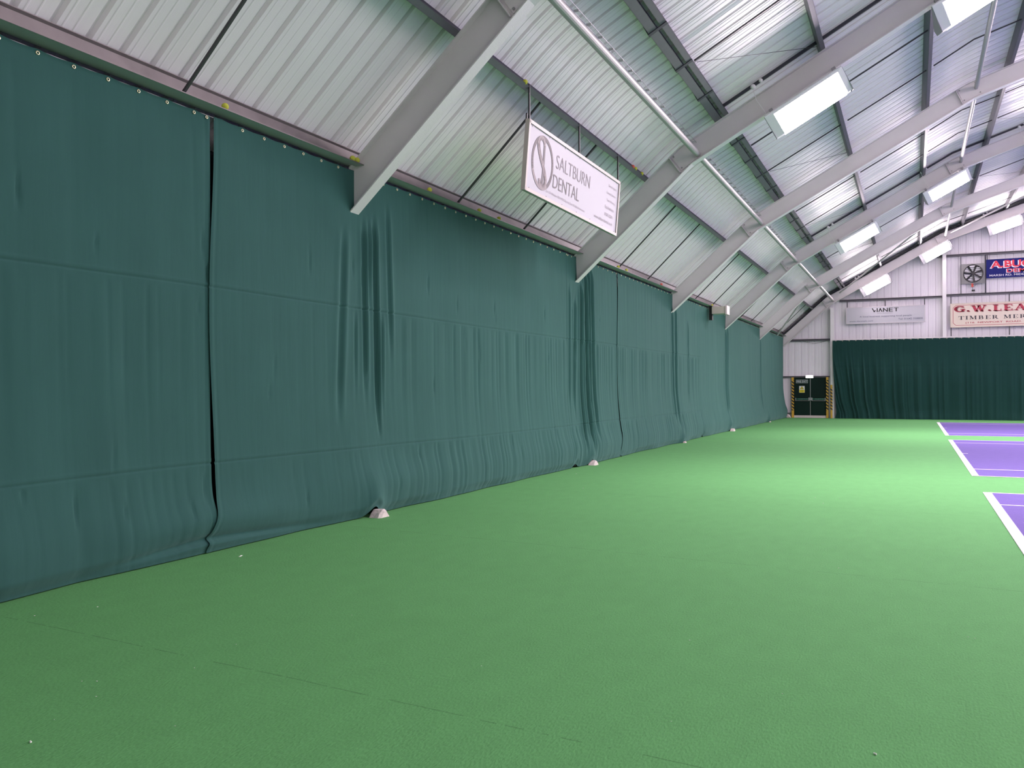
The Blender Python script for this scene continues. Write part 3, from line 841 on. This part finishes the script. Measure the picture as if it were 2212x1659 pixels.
def serif_text(s, T=.2, t=.07, gap=.16, slab=.07):
    """bold serif capitals built from strokes"""
    parts = []; x = 0
    L = lambda a, b, c_, d, w: quad_line([(a, b), (c_, d)], w)
    def sf(cx, y, wd=.36): return L(cx - wd / 2, y, cx + wd / 2, y, slab)
    for ch in s:
        p = []; w = .8
        if ch == 'G':
            w = .92; p = [arc(.46, .5, .36, .44, 45, 315, 22, T, t), L(.74, .1, .74, .42, T * .9), sf(.72, .44, .4), L(.76, .66, .76, .98, .06)]
        elif ch == 'C':
            w = .86; p = [arc(.46, .5, .36, .44, 45, 315, 22, T, t), L(.76, .64, .76, .98, .06)]
        elif ch == 'W':
            w = 1.25; p = [L(.16, 1, .42, 0, T), L(.42, 0, .64, 1, t), L(.60, 1, .86, 0, T), L(.86, 0, 1.1, 1, t), sf(.14, .97), sf(.62, .97, .34), sf(1.1, .97, .3)]
        elif ch == 'L':
            w = .74; p = [L(.24, 0, .24, 1, T), sf(.24, .97, .42), L(.06, .03, .7, .03, slab), L(.68, 0, .68, .3, .06)]
        elif ch == 'E':
            w = .8; p = [L(.24, 0, .24, 1, T), L(.06, .97, .72, .97, slab), L(.06, .03, .74, .03, slab), L(.3, .5, .54, .5, slab), L(.54, .36, .54, .64, .05), L(.71, .72, .71, 1, .06), L(.73, 0, .73, .3, .06)]
        elif ch == 'A':
            w = 1.0; p = [L(.14, 0, .48, 1, t), L(.46, 1, .82, 0, T), L(.28, .33, .66, .33, slab * .8), sf(.14, .03, .3), sf(.82, .03, .38)]
        elif ch == 'T':
            w = .84; p = [L(.42, 0, .42, 1, T), L(.04, .96, .8, .96, slab), sf(.42, .03, .4), L(.06, .7, .06, 1, .06), L(.78, .7, .78, 1, .06)]
        elif ch == 'I':
            w = .44; p = [L(.22, 0, .22, 1, T), sf(.22, .97, .4), sf(.22, .03, .4)]
        elif ch == 'M':
            w = 1.08; p = [L(.18, 0, .18, 1, t), L(.2, 1, .52, .1, T), L(.52, .1, .84, 1, t), L(.88, 0, .88, 1, T), sf(.18, .03, .3), sf(.88, .03, .38), sf(.16, .97, .3), sf(.88, .97, .36)]
        elif ch == 'N':
            w = .96; p = [L(.18, 0, .18, 1, t), L(.2, 1, .74, 0, T), L(.76, 0, .76, 1, t), sf(.18, .03, .3), sf(.16, .97, .3), sf(.76, .97, .3)]
        elif ch == 'H':
            w = .98; p = [L(.22, 0, .22, 1, T), L(.74, 0, .74, 1, T), L(.22, .5, .74, .5, slab)] + [sf(a_, b_, .38) for a_ in (.22, .74) for b_ in (.03, .97)]
        elif ch == 'B':
            w = .84; p = [L(.24, 0, .24, 1, T), L(.06, .97, .44, .97, slab), L(.06, .03, .44, .03, slab), L(.24, .52, .44, .52, slab), arc(.42, .745, .2, .225, -90, 90, 10, T * .9, t), arc(.44, .275, .24, .245, -90, 90, 10, T * .9, t)]
        elif ch == 'R':
            w = .92; p = [L(.24, 0, .24, 1, T), sf(.24, .03, .38), L(.06, .97, .44, .97, slab), L(.24, .48, .44, .48, slab), arc(.42, .725, .22, .245, -90, 90, 10, T * .9, t), L(.48, .48, .76, .02, T), sf(.8, .03, .24)]
        elif ch == 'S':
            w = .74; p = [arc(.38, .74, .24, .22, 30, 250, 12, T, t), arc(.38, .28, .26, .24, 90, -150, 14, T, t), L(.64, .66, .64, .98, .05), L(.12, .02, .12, .34, .05)]
        elif ch == '.':
            w = .3; p = [arc(.14, .12, .06, .06, 0, 360, 12, .13)]
        elif ch == ' ':
            w = .42
        if p: v, f = join(p); parts.append(([(a + x, b) for a, b in v], f))
        x += w + gap * .35
    return join(parts)
INK = {}
def ink(nm, col): 
    if nm not in INK: INK[nm] = mat(nm, col, .6)
    return INK[nm]

# ------------------------------------------------------------------ dental board
XB0, XB1 = -4.40, -4.47     # plane at top and bottom
yb0, yb1, zb0, zb1 = 9.93, 13.60, 4.04, 4.89
U = Vector((0, 1, 0)); V = Vector((XB0 - XB1, 0, zb1 - zb0)).normalized(); N = U.cross(V)
if N.x < 0: N = -N
O = Vector((XB1, yb0, zb0)); H = (Vector((XB0, 0, zb1)) - Vector((XB1, 0, zb0))).length; W = yb1 - yb0
fr = (O, U, V, N)
t = thing('advertising_board', tuple(O + U * W / 2), 'white dental practice board hanging from a purlin above the side curtain', 'sign')
mb = MB(); mb.obox(O + U * W / 2 + V * H / 2 - N * .02, U * (W / 2), N * .02, V * (H / 2)); mb.build('panel', mat('glossy white board', (.42, .41, .46), .55), t)
fm = mat('cream timber edging', (.48, .42, .39), .5)
mb = MB()
for a, b in ((O, O + U * W), (O + V * H, O + V * H + U * W)): mb.obox((a + b) / 2 + N * .004 - N * .016, U * (W / 2 + .02), V * .022, N * .03)
for a in (O, O + U * W): mb.obox(a + V * H / 2 - N * .012, U * .022, V * (H / 2 + .02), N * .03)
mb.build('edging', fm, t)
for yy in (9.975, 11.78, 13.59):
    x_, z_ = -4.41, z_on(TOP, -4.41) + .03
    mb = MB(); mb.bar((-4.42, yy, zb1 - .05), (-4.42, yy, z_), .022, .022, (1, 0, 0))
    if yy < 10: mb.bar((-4.49, yy - .05, zb0 - .02), (-4.43, yy - .05, zb1 + .1), .02, .02, (1, 0, 0))
    mb.build('hanger', M['rod'], t)
mb = MB()
for i in range(7):
    for vv in (.035, H - .035):
        p = O + U * (.12 + i * (W - .24) / 6) + V * vv + N * .006
        mb.tube([p, p + N * .005], .007, 6)
mb.build('screw', M['bracket'], t)
def B(y0, y1, z0, z1): return (y0 - yb0, y1 - yb0, (z0 - zb0) * H / (zb1 - zb0), (z1 - zb0) * H / (zb1 - zb0))
g1, g2, g3 = ink('dark grey ink', (.13, .11, .12)), ink('rose grey ink', (.30, .25, .26)), ink('soft grey ink', (.20, .175, .195))
place(text_mesh('SALTBURN', -.012), B(10.90, 12.24, 4.515, 4.70), fr, g3, t)
place(text_mesh('DENTAL', -.010), B(10.83, 11.83, 4.24, 4.42), fr, g1, t)
place(text_mesh('Dr S D Whitaker BDS MFDS Dip Imp Dent RCS(Ed) & Associates', -.004), B(10.62, 12.10, 4.125, 4.165), fr, g3, t)
for txt, ya_, yb_, za_ in (('Dental Implants', 13.10, 13.49, 4.735), ('Cosmetic Dentistry', 13.02, 13.46, 4.615), ('Tooth Whitening', 13.05, 13.45, 4.50), ('Facial Aesthetics', 12.99, 13.42, 4.39), ('01287 622811', 12.99, 13.40, 4.275), ('www.saltburndental.co.uk', 12.52, 13.39, 4.165)):
    place(text_mesh(txt, -.004), B(ya_, yb_, za_ - .02, za_ + .028), fr, g3, t)
cy, cz, rx, rz = 10.44, 4.475, .335, .325
def BB(y, z): return (y - yb0, (z - zb0) * H / (zb1 - zb0))
def place_abs(vf, material, name, d=.004):
    vs, fs = vf; out = [O + U * a + V * b + N * d for a, b in [BB(*v) for v in vs]]
    mb = MB(); mb.add(out, fs); return mb.build(name, material, t)
place_abs(arc(cy, cz, rx, rz, -60, 205, 40, .052), g1, 'ring_mark')
place_abs(arc(cy, cz, rx, rz, 205, 300, 18, [.052][0]), g2, 'ring_mark', .0042)
place_abs(quad_line([(cy + .03, cz + rz), (cy + .03, cz - rz + .05)], .055), g1, 'bar_mark', .0045)
spts = []
for i in range(25):
    q = i / 24; a = q
    spts.append((cy + .155 * math.cos(math.pi * (.12 + 1.0 * a)) * -1 * (1 if a < 2 else 1) * -1 if False else cy - .02 - .15 * math.cos(math.pi * a) , cz + .235 - .47 * a))
place_abs(quad_line(spts, .075), g2, 'letter_mark', .005)
place_abs(arc(cy - .07, cz + .225, .10, .085, 10, 180, 12, .06), g2, 'letter_mark', .0052)
place_abs(arc(cy + .03, cz - .22, .10, .09, 180, 360, 12, .07), g2, 'letter_mark', .0053)

# ------------------------------------------------------------------ far wall steel and fittings
YR = 44.60
def rail(x0, x1, z, lab, h=.10):
    mb = MB(); mb.box(x0, x1, YR - .01, YR + .1, z + h / 2 - .004, z + h / 2); mb.box(x0, x1, YR - .01, YR + .1, z - h / 2, z - h / 2 + .004); mb.box(x0, x1, YR + .09, YR + .1, z - h / 2, z + h / 2); mb.box(x0, x1, YR - .01, YR - .006, z - h / 2, z - h / 2 + .03); mb.box(x0, x1, YR - .01, YR - .006, z + h / 2 - .02, z + h / 2)
    return tag(mb.build('wall_rail', M['galv'], org=(x0, YR, z)), lab, 'rail', 'horizontal rails across the far wall')
rail(-3.25, 1.23, 5.71, 'horizontal steel rail above the grey sign on the far wall')
rail(1.40, 30.5, 5.76, 'horizontal steel rail above the cream sign on the far wall')
rail(1.40, 24.5, 7.59, 'highest horizontal steel rail above the fan and blue sign')
rail(.3, 1.23, 7.59, 'short stub of steel rail left of the inner column under the last frame')
rail(-5.62, -3.70, 3.84, 'horizontal steel rail over the corner above the fire exit')
rail(-5.95, -3.72, 2.03, 'steel head rail directly over the fire exit doors', .07)
rail(-5.95, -5.52, .22, 'short low steel rail left of the fire exit', .05)
mb = MB(); q = [(-5.0 + i * .1, 44.57, 3.80 - .12 * math.sin(math.pi * i / 12)) for i in range(13)]; mb.tube(q, .008, 5)
tag(mb.build('loose_cable', M['rod'], org=(-5, 44.57, 3.8)), 'thin cable sagging under the corner rail above the fire exit', 'cable')
# gable columns
def gcol(x0, x1, z0, z1, lab, low=None):
    t = thing('gable_column', ((x0 + x1) / 2, 44.5, z0), lab, 'column', 'white columns of the far wall')
    mb = MB(); mb.box(x0, x1, 44.40, 44.412, z0, z1); mb.box((x0 + x1) / 2 - .004, (x0 + x1) / 2 + .004, 44.412, 44.69, z0, z1); mb.box(x0, x1, 44.69, 44.70, z0, z1)
    mb.build('shaft', M['white'], t)
    if low:
        mb = MB(); mb.box(x0 - .006, x0 + .085, 44.385, 44.40, 0.004, low); mb.build('striped_guard', M['hazardlow'], t)
    return t
gcol(-3.66, -3.50, 0, 5.38, 'white column right of the fire exit, striped black and yellow at its foot', 1.62)
gcol(1.235, 1.39, 0, z_on(BASE, 1.3), 'white column between the grey sign and the cream sign on the far wall')
for i, x in enumerate((8.0, 12.8, 17.6, 24.3)):
    gcol(x, x + .155, 0, z_on(BASE, x + .07) - .02, 'white far wall column outside the picture, number %d to the right' % (i + 1))

# far curtain
def far_off(x, z):
    u_ = x + 3.55
    o = .02
    d = 3.76 - z
    lft = math.exp(-u_ / 1.2)
    drift = .35 * sm((1.4 - z) / 1.4) ** 2 * (math.exp(-u_ / 2.0)) + .45 * lft * sm(d / 3.6)
    xx = x - drift
    env = sm((d - .5) / 1.6) * (.6 + .5 * math.exp(-((u_ - 1.8) / 2.6) ** 2)) * (.55 if u_ > 8 else 1)
    g = 1 - abs(2 * vn(xx * 5.2, 41) - 1); g2 = 1 - abs(2 * vn(xx * 9.5, 43) - 1)
    o += .11 * g ** 1.5 * env + .035 * g2 * env + .012 * vn(xx * 20, 44) * sm(d / .4)
    for zs in (2.45, .85):
        o -= .008 * math.exp(-((z - zs) / .02) ** 2)
    o += .10 * sm((.5 - z) / .5) * vn(xx * 2.1, 46)
    return o
xs = frange(-3.55, 9, .028)[:-1] + frange(9, 30.8, .12); zs = frange(0, 3.77, .06)
vs = []; fs = []
for x in xs:
    for z in zs:
        sgz = .012 * math.sin(math.pi * ((x / .3) % 1)) * sm((z - 3.6) / .2)
        edge = .16 * math.exp(-(x + 3.55) / .5) * sm((3.3 - z) / 3.3) * (1 - sm((.25 - z) / .25) * .3)
        vs.append((x + edge, 44.30 - far_off(x, z), .006 + z - sgz))
m_ = len(zs)
for i in range(len(xs) - 1):
    for j in range(m_ - 1): fs.append((i * m_ + j, (i + 1) * m_ + j, (i + 1) * m_ + j + 1, i * m_ + j + 1))
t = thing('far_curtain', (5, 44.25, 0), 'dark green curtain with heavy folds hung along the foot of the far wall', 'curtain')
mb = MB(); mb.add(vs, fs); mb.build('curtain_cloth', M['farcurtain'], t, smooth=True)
mb = MB(); mb.tube([(-3.55, 44.27, 3.80), (30.8, 44.27, 3.80)], .016, 6); mb.build('top_rail', M['frame'], t)
x = -3.4
while x < 5.4:
    mb = MB(); mb.ring((x, 44.30 - far_off(x, 3.74) - .006, 3.745), (1, 0, 0), (0, 0, 1), .013, .005, 10, 4); mb.build('eyelet', M['brass'], t); x += .3

# fire exit
YD = 44.62
t = tag(bpy.data.objects.new('door_1', None), None, kind='structure'); COL.objects.link(t); t.location = (-4.64, YD, 0)
t['label'] = 'dark green double fire exit door in the far corner'
for x0, x1 in ((-5.385, -4.63), (-4.605, -3.885)):
    mb = MB(); mb.box(x0, x1, YD, YD + .045, .12, 1.99); lf = bevel(mb.build('door_leaf', M['doorgreen'], t), .004)
    mb = MB(); mb.box(x0 + .05, x1 - .05, YD - .012, YD, .15, .80); mb.build('kick_panel', mat('green kick plate', (.004, .020, .014), .6, spec=.15) if x0 < -5 else bpy.data.materials['green kick plate'], lf)
    # push bar
    pb0, pb1 = x0 + .06, x1 - .02
    mb = MB(); mb.box(pb0, pb0 + .035, YD - .06, YD, .83, .985); mb.box(pb1 - .035, pb1, YD - .06, YD, .83, .985); mb.build('bar_bracket', M['stainless'], lf)
    mb = MB(); mb.tube([(pb0, YD - .07, .845), (pb1, YD - .07, .845)], .017, 10); mb.build('push_bar', M['stainless'], lf)
    mb = MB(); mb.box(pb0 + .05, pb1 - .05, YD - .006, YD, .90, .955); sg = mb.build('bar_label', mat('green label', (.01, .12, .07), .5) if x0 < -5 else bpy.data.materials['green label'], lf)
    fr2 = (Vector((pb0 + .05, YD - .006, .90)), Vector((1, 0, 0)), Vector((0, 0, 1)), Vector((0, -1, 0)))
    place(text_mesh('PUSH BAR TO OPEN'), (.09, pb1 - pb0 - .12, .012, .042), fr2, ink('pale green ink', (.35, .6, .5)), lf)
mb = MB(); mb.box(-4.632, -4.603, YD - .01, YD + .04, .10, 1.99); mb.build('centre_post', M['stainless'], t)
mb = MB(); mb.box(-4.70, -4.54, YD - .09, YD - .0, .86, 1.0); mb.build('lock_case', M['stainless'], t)
for x0, x1 in ((-5.497, -5.39), (-3.875, -3.772)):
    mb = MB(); mb.box(x0, x1, YD - .08, YD + .06, .002, 2.0); mb.build('striped_jamb', M['hazard'], t)
mb = MB(); mb.box(-5.39, -3.885, YD - .03, YD + .05, .001, .115); mb.build('threshold_board', M['concrete'], t)
# FIRE EXIT plate
mb = MB(); mb.box(-5.29, -4.735, YD - .008, YD - .001, 1.715, 1.88); fe = mb.build('fire_exit_plate', ink('pale border', (.55, .6, .6)), t)
mb = MB(); mb.box(-5.278, -4.747, YD - .010, YD - .008, 1.727, 1.868); mb.build('plate_field', ink('dark field', (.01, .03, .03)), fe)
fr2 = (Vector((-5.29, YD - .010, 1.715)), Vector((1, 0, 0)), Vector((0, 0, 1)), Vector((0, -1, 0)))
place(text_mesh('FIRE EXIT', .01), (.03, .525, .035, .13), fr2, ink('pale ink', (.62, .68, .68)), fe, d=.002)
# warning plate
mb = MB(); mb.box(-5.142, -4.884, YD - .008, YD - .001, 1.243, 1.572); wp = mb.build('warning_plate', ink('white plate', (.75, .75, .68)), t)
mb = MB(); mb.box(-5.135, -4.891, YD - .010, YD - .008, 1.25, 1.385); mb.build('yellow_field', ink('yellow field', (.72, .60, .02)), wp)
tri = lambda s_: ([(-5.013 - s_, 1.475 - s_ * .62), (-5.013 + s_, 1.475 - s_ * .62), (-5.013, 1.475 + s_ * 1.0)], [(0, 1, 2)])
for s_, mm, dd in ((.095, ink('black ink', (.01, .01, .01)), .011), (.072, ink('yellow field', (.72, .6, .02)), .0125), (.022, ink('black ink', (0, 0, 0)), .0135)):
    v, f = tri(s_); mb = MB(); mb.add([(a, YD - dd, b) for a, b in v], f); mb.build('triangle', mm, wp)
fr2 = (Vector((-5.142, YD - .010, 1.243)), Vector((1, 0, 0)), Vector((0, 0, 1)), Vector((0, -1, 0)))
place(text_mesh('STEP', .01), (.055, .2, .045, .105), fr2, INK['black ink'], wp, d=.002)
# lamp above the door
t = thing('emergency_light', (-4.65, 44.5, 1.96), 'small lit white emergency light over the fire exit doors', 'light')
mb = MB(); mb.box(-4.83, -4.465, 44.50, 44.60, 1.96, 2.10); bevel(mb.build('case', M['white'], t), .01)
mb = MB(); mb.box(-4.815, -4.48, 44.47, 44.50, 1.97, 2.09); bevel(mb.build('diffuser', M['bulkhead'], t), .01)
mb = MB(); mb.add([(-5.70, 44.35, 0), (-5.50, 44.3, 0), (-5.68, 44.35, .17), (-5.60, 44.42, .16), (-5.50, 44.45, 0), (-5.72, 44.5, 0), (-5.66, 44.5, .15)], [(0, 1, 2), (1, 3, 2), (1, 4, 3), (3, 6, 2), (4, 5, 6, 3), (5, 0, 2, 6), (0, 5, 4, 1)])
tag(mb.build('broken_plinth', M['concrete'], org=(-5.6, 44.4, 0)), 'broken white plinth block in the far corner left of the fire exit', 'plinth')

# ------------------------------------------------------------------ signs on the far wall
YS = 44.40
def board(x0, x1, z0, z1, name, label, field, edge, straps, ew=.02, yy=YS):
    t = thing(name, ((x0 + x1) / 2, yy, z0), label, 'sign')
    mb = MB(); mb.box(x0, x1, yy, yy + .03, z0, z1); mb.build('panel', field, t)
    mb = MB(); e_ = ew
    mb.box(x0 - .005, x1 + .005, yy - .006, yy + .035, z1 - e_, z1 + .005); mb.box(x0 - .005, x1 + .005, yy - .006, yy + .035, z0 - .005, z0 + e_)
    mb.box(x0 - .005, x0 + e_, yy - .006, yy + .035, z0, z1); mb.box(x1 - e_, x1 + .005, yy - .006, yy + .035, z0, z1)
    mb.build('edging', edge, t)
    for x, za, zb in straps:
        mb = MB(); mb.box(x - .02, x + .02, yy + .036, yy + .06, za, zb); mb.build('strap', M['rod'], t)
    return t, (Vector((x0, yy, z0)), Vector((1, 0, 0)), Vector((0, 0, 1)), Vector((0, -1, 0)))
def LB(x0, z0, a, b, c_, d): return (a - x0, b - x0, c_ - z0, d - z0)
# grey sign
x0, x1, z0, z1 = -2.935, .505, 4.555, 5.345
t, fr = board(x0, x1, z0, z1, 'company_sign', 'pale grey company sign with dark lettering on the far wall', mat('pale grey board', (.50, .49, .54), .45), mat('pale edging', (.60, .55, .58), .5), [(-2.89, z1, 5.68), (-1.2, z1, 5.68), (.48, z1, 5.68)])
bk = INK['black ink']; nv = ink('slate ink', (.10, .11, .17))
L2 = lambda pts, w: quad_line(pts, w)
def vianet():
    p = []; w = .17
    p += [L2([(0, 1), (.34, .0)], w), L2([(.32, .04), (.50, .48)], w)]
    p += [L2([(.82, 1), (.82, 0)], w)]
    p += [L2([(1.08, .02), (1.34, .98)], w), L2([(1.30, .98), (1.62, .02)], w)]
    p += [L2([(1.86, 0), (1.86, 1)], w), L2([(1.86, .96), (2.48, .04)], w), L2([(2.50, 0), (2.50, 1)], w)]
    p += [L2([(2.82, 0), (2.82, 1)], w), L2([(2.82, .93), (3.42, .93)], .14), L2([(2.82, .5), (3.36, .5)], .14), L2([(2.82, .07), (3.42, .07)], .14)]
    p += [L2([(3.56, .93), (4.36, .93)], .14), L2([(3.96, 0), (3.96, 1)], w)]
    return join(p)
place(vianet(), LB(x0, z0, -1.79, -.62, 5.085, 5.275), fr, bk, t)
place(text_mesh('DATA. REIMAGINED'), LB(x0, z0, -1.55, -.88, 5.01, 5.04), fr, nv, t)
place(text_mesh('A local business supporting local people'), LB(x0, z0, -2.33, -.06, 4.83, 4.925), fr, nv, t)
place(text_mesh('Tel: 01642 358800', .004), LB(x0, z0, -.64, .40, 4.685, 4.77), fr, nv, t)
place(text_mesh('www.vianetplc.com', .004), LB(x0, z0, -2.79, -1.74, 4.625, 4.71), fr, nv, t)
# cream sign
x0, x1, z0, z1 = 1.555, 6.6, 4.245, 5.345
red = ink('sign red ink', (.42, .03, .06)); pk = ink('faded pink ink', (.62, .36, .34)); blk = ink('sign black ink', (.03, .025, .04))
t, fr = board(x0, x1, z0, z1, 'timber_merchant_sign', 'cream sign with red and black serif lettering, right edge of the far wall', mat('cream board', (.72, .62, .52), .5, var=.05, vscale=3), mat('cream edge', (.60, .52, .42), .5), [(1.58, 3.85, z0), (3.92, 3.85, z0), (1.58, z1, 5.72), (3.92, z1, 5.72)])
gw = serif_text('G.W.LEA', .24, .10, .3, .10)
place(gw, LB(x0, z0, 1.735, 4.64, 4.915, 5.215), fr, pk, t, 'letter_shadow', .003)
place(gw, LB(x0, z0, 1.70, 4.60, 4.94, 5.24), fr, red, t)
place(serif_text('TIMBER MERCHANTS', .17, .06, .35, .06), LB(x0, z0, 1.885, 6.35, 4.585, 4.765), fr, blk, t)
place(text_mesh('(116  NEWPORT  ROAD.  MIDDLESBROUGH', .012), LB(x0, z0, 2.17, 6.2, 4.395, 4.485), fr, red, t)
brd = []
a, b, c_, d = .10, x1 - x0 - .10, .08, z1 - z0 - .08; q = .12
brd.append(quad_line([(a + q, c_), (b - q, c_), (b, c_ + q), (b, d - q), (b - q, d), (a + q, d), (a, d - q), (a, c_ + q), (a + q, c_)], .018))
place(join(brd), (a, b, c_, d), fr, red, t, 'border_line', .003)
# blue sign
x0, x1, z0, z1 = 3.022, 6.4, 6.443, 7.28
blue = mat('blue board', (.008, .012, .13), .6, spec=.2)
t, fr = board(x0, x1, z0, z1, 'demolition_sign', 'royal blue sign with red and white lettering beside the fan', blue, blue, [(3.06, z1, 7.55), (5.4, z1, 7.55)], .012)
wh = ink('sign white ink', (.72, .70, .78)); rd = ink('bright red ink', (.62, .03, .06))
ab = text_mesh('A.BUC', .03)
place(ab, LB(x0, z0, 3.15, 4.74, 6.865, 7.19), fr, wh, t, 'letter_shadow', .003)
place(ab, LB(x0, z0, 3.20, 4.78, 6.895, 7.215), fr, rd, t)
de = text_mesh('DEMOLITION', .02)
place(de, LB(x0, z0, 3.80, 6.05, 6.64, 6.82), fr, wh, t, 'letter_shadow', .003)
place(de, LB(x0, z0, 3.83, 6.08, 6.66, 6.835), fr, rd, t)
place(text_mesh('MARSH RD. MIDDLESBROUGH', .008), LB(x0, z0, 3.14, 5.55, 6.51, 6.60), fr, wh, t)

# ------------------------------------------------------------------ fan
t = thing('wall_fan', (2.49, 44.5, 6.2), 'square grey extractor fan with black round grille high on the far wall', 'fan')
xf, zf, rf = 2.492, 6.70, .385
gp = mat('grey fan plate', (.20, .20, .20), .5, var=.2); dk = mat('black fan casting', (.012, .012, .014), .45)
mb = MB(); n_ = 40      # plate with a round hole
o_ = len(mb.v); vs = []; fs = []
for i in range(n_):
    a = 2 * math.pi * i / n_; ca, sa = math.cos(a), math.sin(a); k_ = 1 / max(abs(ca), abs(sa))
    for yy in (44.46, 44.50): vs += [(xf + .40 * ca, yy, zf + .40 * sa), (xf + .48 * k_ * ca, yy, zf - .01 + .455 * k_ * sa)]
for i in range(n_):
    j = (i + 1) % n_
    fs += [(4 * i, 4 * i + 1, 4 * j + 1, 4 * j), (4 * i + 2, 4 * j + 2, 4 * j + 3, 4 * i + 3), (4 * i + 1, 4 * i + 3, 4 * j + 3, 4 * j + 1), (4 * i, 4 * j, 4 * j + 2, 4 * i + 2)]
mb.add(vs, fs); mb.build('mounting_plate', gp, t)
mb = MB(); mb.ring((xf, 44.45, zf), (1, 0, 0), (0, 0, 1), rf + .005, .022, 40, 8); mb.build('round_frame', dk, t, smooth=True)
lv = mat('white louvre', (.88, .88, .92), .4)
for i in range(9):
    zz = zf - .34 + i * .085; hw = math.sqrt(max(.01, .385 ** 2 - (zz - zf) ** 2))
    mb = MB(); mb.obox((xf, 44.56, zz), (hw, 0, 0), (0, .012, .034), (0, -.003, .001)); mb.build('louvre', lv, t)
mb = MB(); mb.box(xf - .4, xf + .4, 44.66, 44.68, zf - .4, zf + .4); mb.build('backing', dk, t)
for i in range(7):
    a = R(20 + i * 360 / 7); u = Vector((math.cos(a), 0, math.sin(a))); v = Vector((-math.sin(a), 0, math.cos(a)))
    c0 = Vector((xf, 44.47, zf))
    pts = [c0 + u * .05 - v * .03, c0 + u * .37 - v * .05, c0 + u * .37 + v * .045 + Vector((0, .03, 0)), c0 + u * .05 + v * .03 + Vector((0, .02, 0))]
    mb = MB(); mb.add(pts + [p + Vector((0, .008, 0)) for p in pts], [(0, 1, 2, 3), (7, 6, 5, 4), (0, 4, 5, 1), (1, 5, 6, 2), (2, 6, 7, 3), (3, 7, 4, 0)])
    mb.build('blade', dk, t)
mb = MB(); mb.tube([(xf, 44.42, zf), (xf, 44.52, zf)], .075, 16); mb.build('hub', dk, t)
mb = MB(); mb.box(2.415, 2.50, 44.44, 44.50, 6.08, 6.24); mb.build('red_isolator', M['red'], t)
mb = MB(); mb.tube([(2.47, 44.45, 6.20), (2.56, 44.42, 6.21), (2.62, 44.42, 6.17), (2.56, 44.42, 6.12), (2.5, 44.44, 6.11)], .012, 6); mb.tube([(2.46, 44.46, 6.09), (2.47, 44.46, 5.97)], .01, 6); mb.build('cable_loop', M['rod'], t)
mb = MB(); mb.box(2.43, 2.56, 44.45, 44.50, 5.88, 5.96); mb.build('switch_box', M['black'], t)
mb = MB(); mb.box(1.975, 2.02, 44.53, 44.58, 5.81, 7.55); tag(mb.build('fan_upright', M['galv'], org=(2, 44.55, 5.8)), 'pale thin upright strap on the left side of the fan', 'rail')
mb = MB(); mb.box(2.965, 3.02, 44.50, 44.58, 5.81, 7.55); tag(mb.build('fan_upright', M['galvdark'], org=(3, 44.55, 5.8)), 'dark upright bar between the fan and the blue sign', 'rail')

# ------------------------------------------------------------------ wall box by the fourth frame
t = thing('wall_box', (-5.55, 27.0, 3.78), 'cream box on a black bracket at the curtain top just before the fourth frame', 'box')
cb = mat('cream plastic', (.58, .52, .46), .5)
mb = MB(); mb.box(-5.70, -5.28, 26.9, 27.25, 3.80, 4.03); bevel(mb.build('casing', cb, t), .01)
mb = MB(); mb.box(-5.28, -5.22, 26.86, 27.29, 3.77, 4.05); bevel(mb.build('front_panel', mat('pale plastic face', (.72, .62, .60), .45), t), .012)
mb = MB(); mb.box(-5.80, -5.70, 26.98, 27.10, 3.62, 4.05); mb.build('bracket', M['black'], t)

# ------------------------------------------------------------------ scraps of fluff on the carpet
def on_floor(px, py):
    u3 = (px - 1106) / 1852.4; v3 = -(py - 829.5) / 1852.4
    return None
SP = [(-3.43, 2.99, .014), (-3.0, 3.0, .010)]
fluff = mat('pale fluff', (.8, .8, .75), .9)
import itertools
PXS = [(75, 1331, 5), (211, 1312, 5), (177, 1473, 4), (209, 1473, 6), (208, 1506, 5), (420, 1444, 4), (117, 1556, 4), (66, 1604, 14), (378, 1570, 5), (510, 1393, 4), (520, 1202, 16), (1890, 1630, 13), (2091, 1377, 4), (2106, 1380, 4),
       (1761, 1076, 3), (1778, 1088, 4), (1813, 1077, 3), (1490, 1384, 5), (1811, 1228, 4), (1450, 1560, 4), (1040, 1440, 4), (760, 1330, 4), (1690, 1500, 4), (1245, 1024, 3), (1260, 1055, 3)]
FL = {7: 'thin curled thread of pale fluff on the carpet near the bottom left corner', 10: 'pale fluff smear on the carpet beside the foot of the curtain panel join', 11: 'white fluff scrap on the carpet at the bottom right, largest of the scraps'}
for i, (px, py, s_) in enumerate(PXS):
    d_ = (fw * 1852.4 + rt * (px - 1106) - up * (py - 829.5)); tt = -HC / d_.z; P_ = Vector((0, 0, HC)) + d_ * tt
    sz = s_ * tt * .42
    a = hsh(i, 77) * 3.1
    u = Vector((math.cos(a), math.sin(a), 0)); v = Vector((-u.y, u.x, 0))
    long_ = s_ > 8
    mb = MB()
    pts = [P_ + u * sz * q * (1 if long_ else .8) + v * sz * .3 * math.sin(q * 3) + Vector((0, 0, .004)) for q in (-1, -.4, .2, 1)]
    mb.tube(pts, [.0015 + sz * .05, .002 + sz * .10, .002 + sz * .14, .0015] if long_ else [sz * .2, sz * .35, sz * .3, sz * .1], 5)
    tag(mb.build('fluff_scrap', fluff, org=(P_.x, P_.y, 0)), FL.get(i, 'tiny pale scrap of fluff lying on the green carpet'), 'fluff', 'scraps of fluff on the carpet')
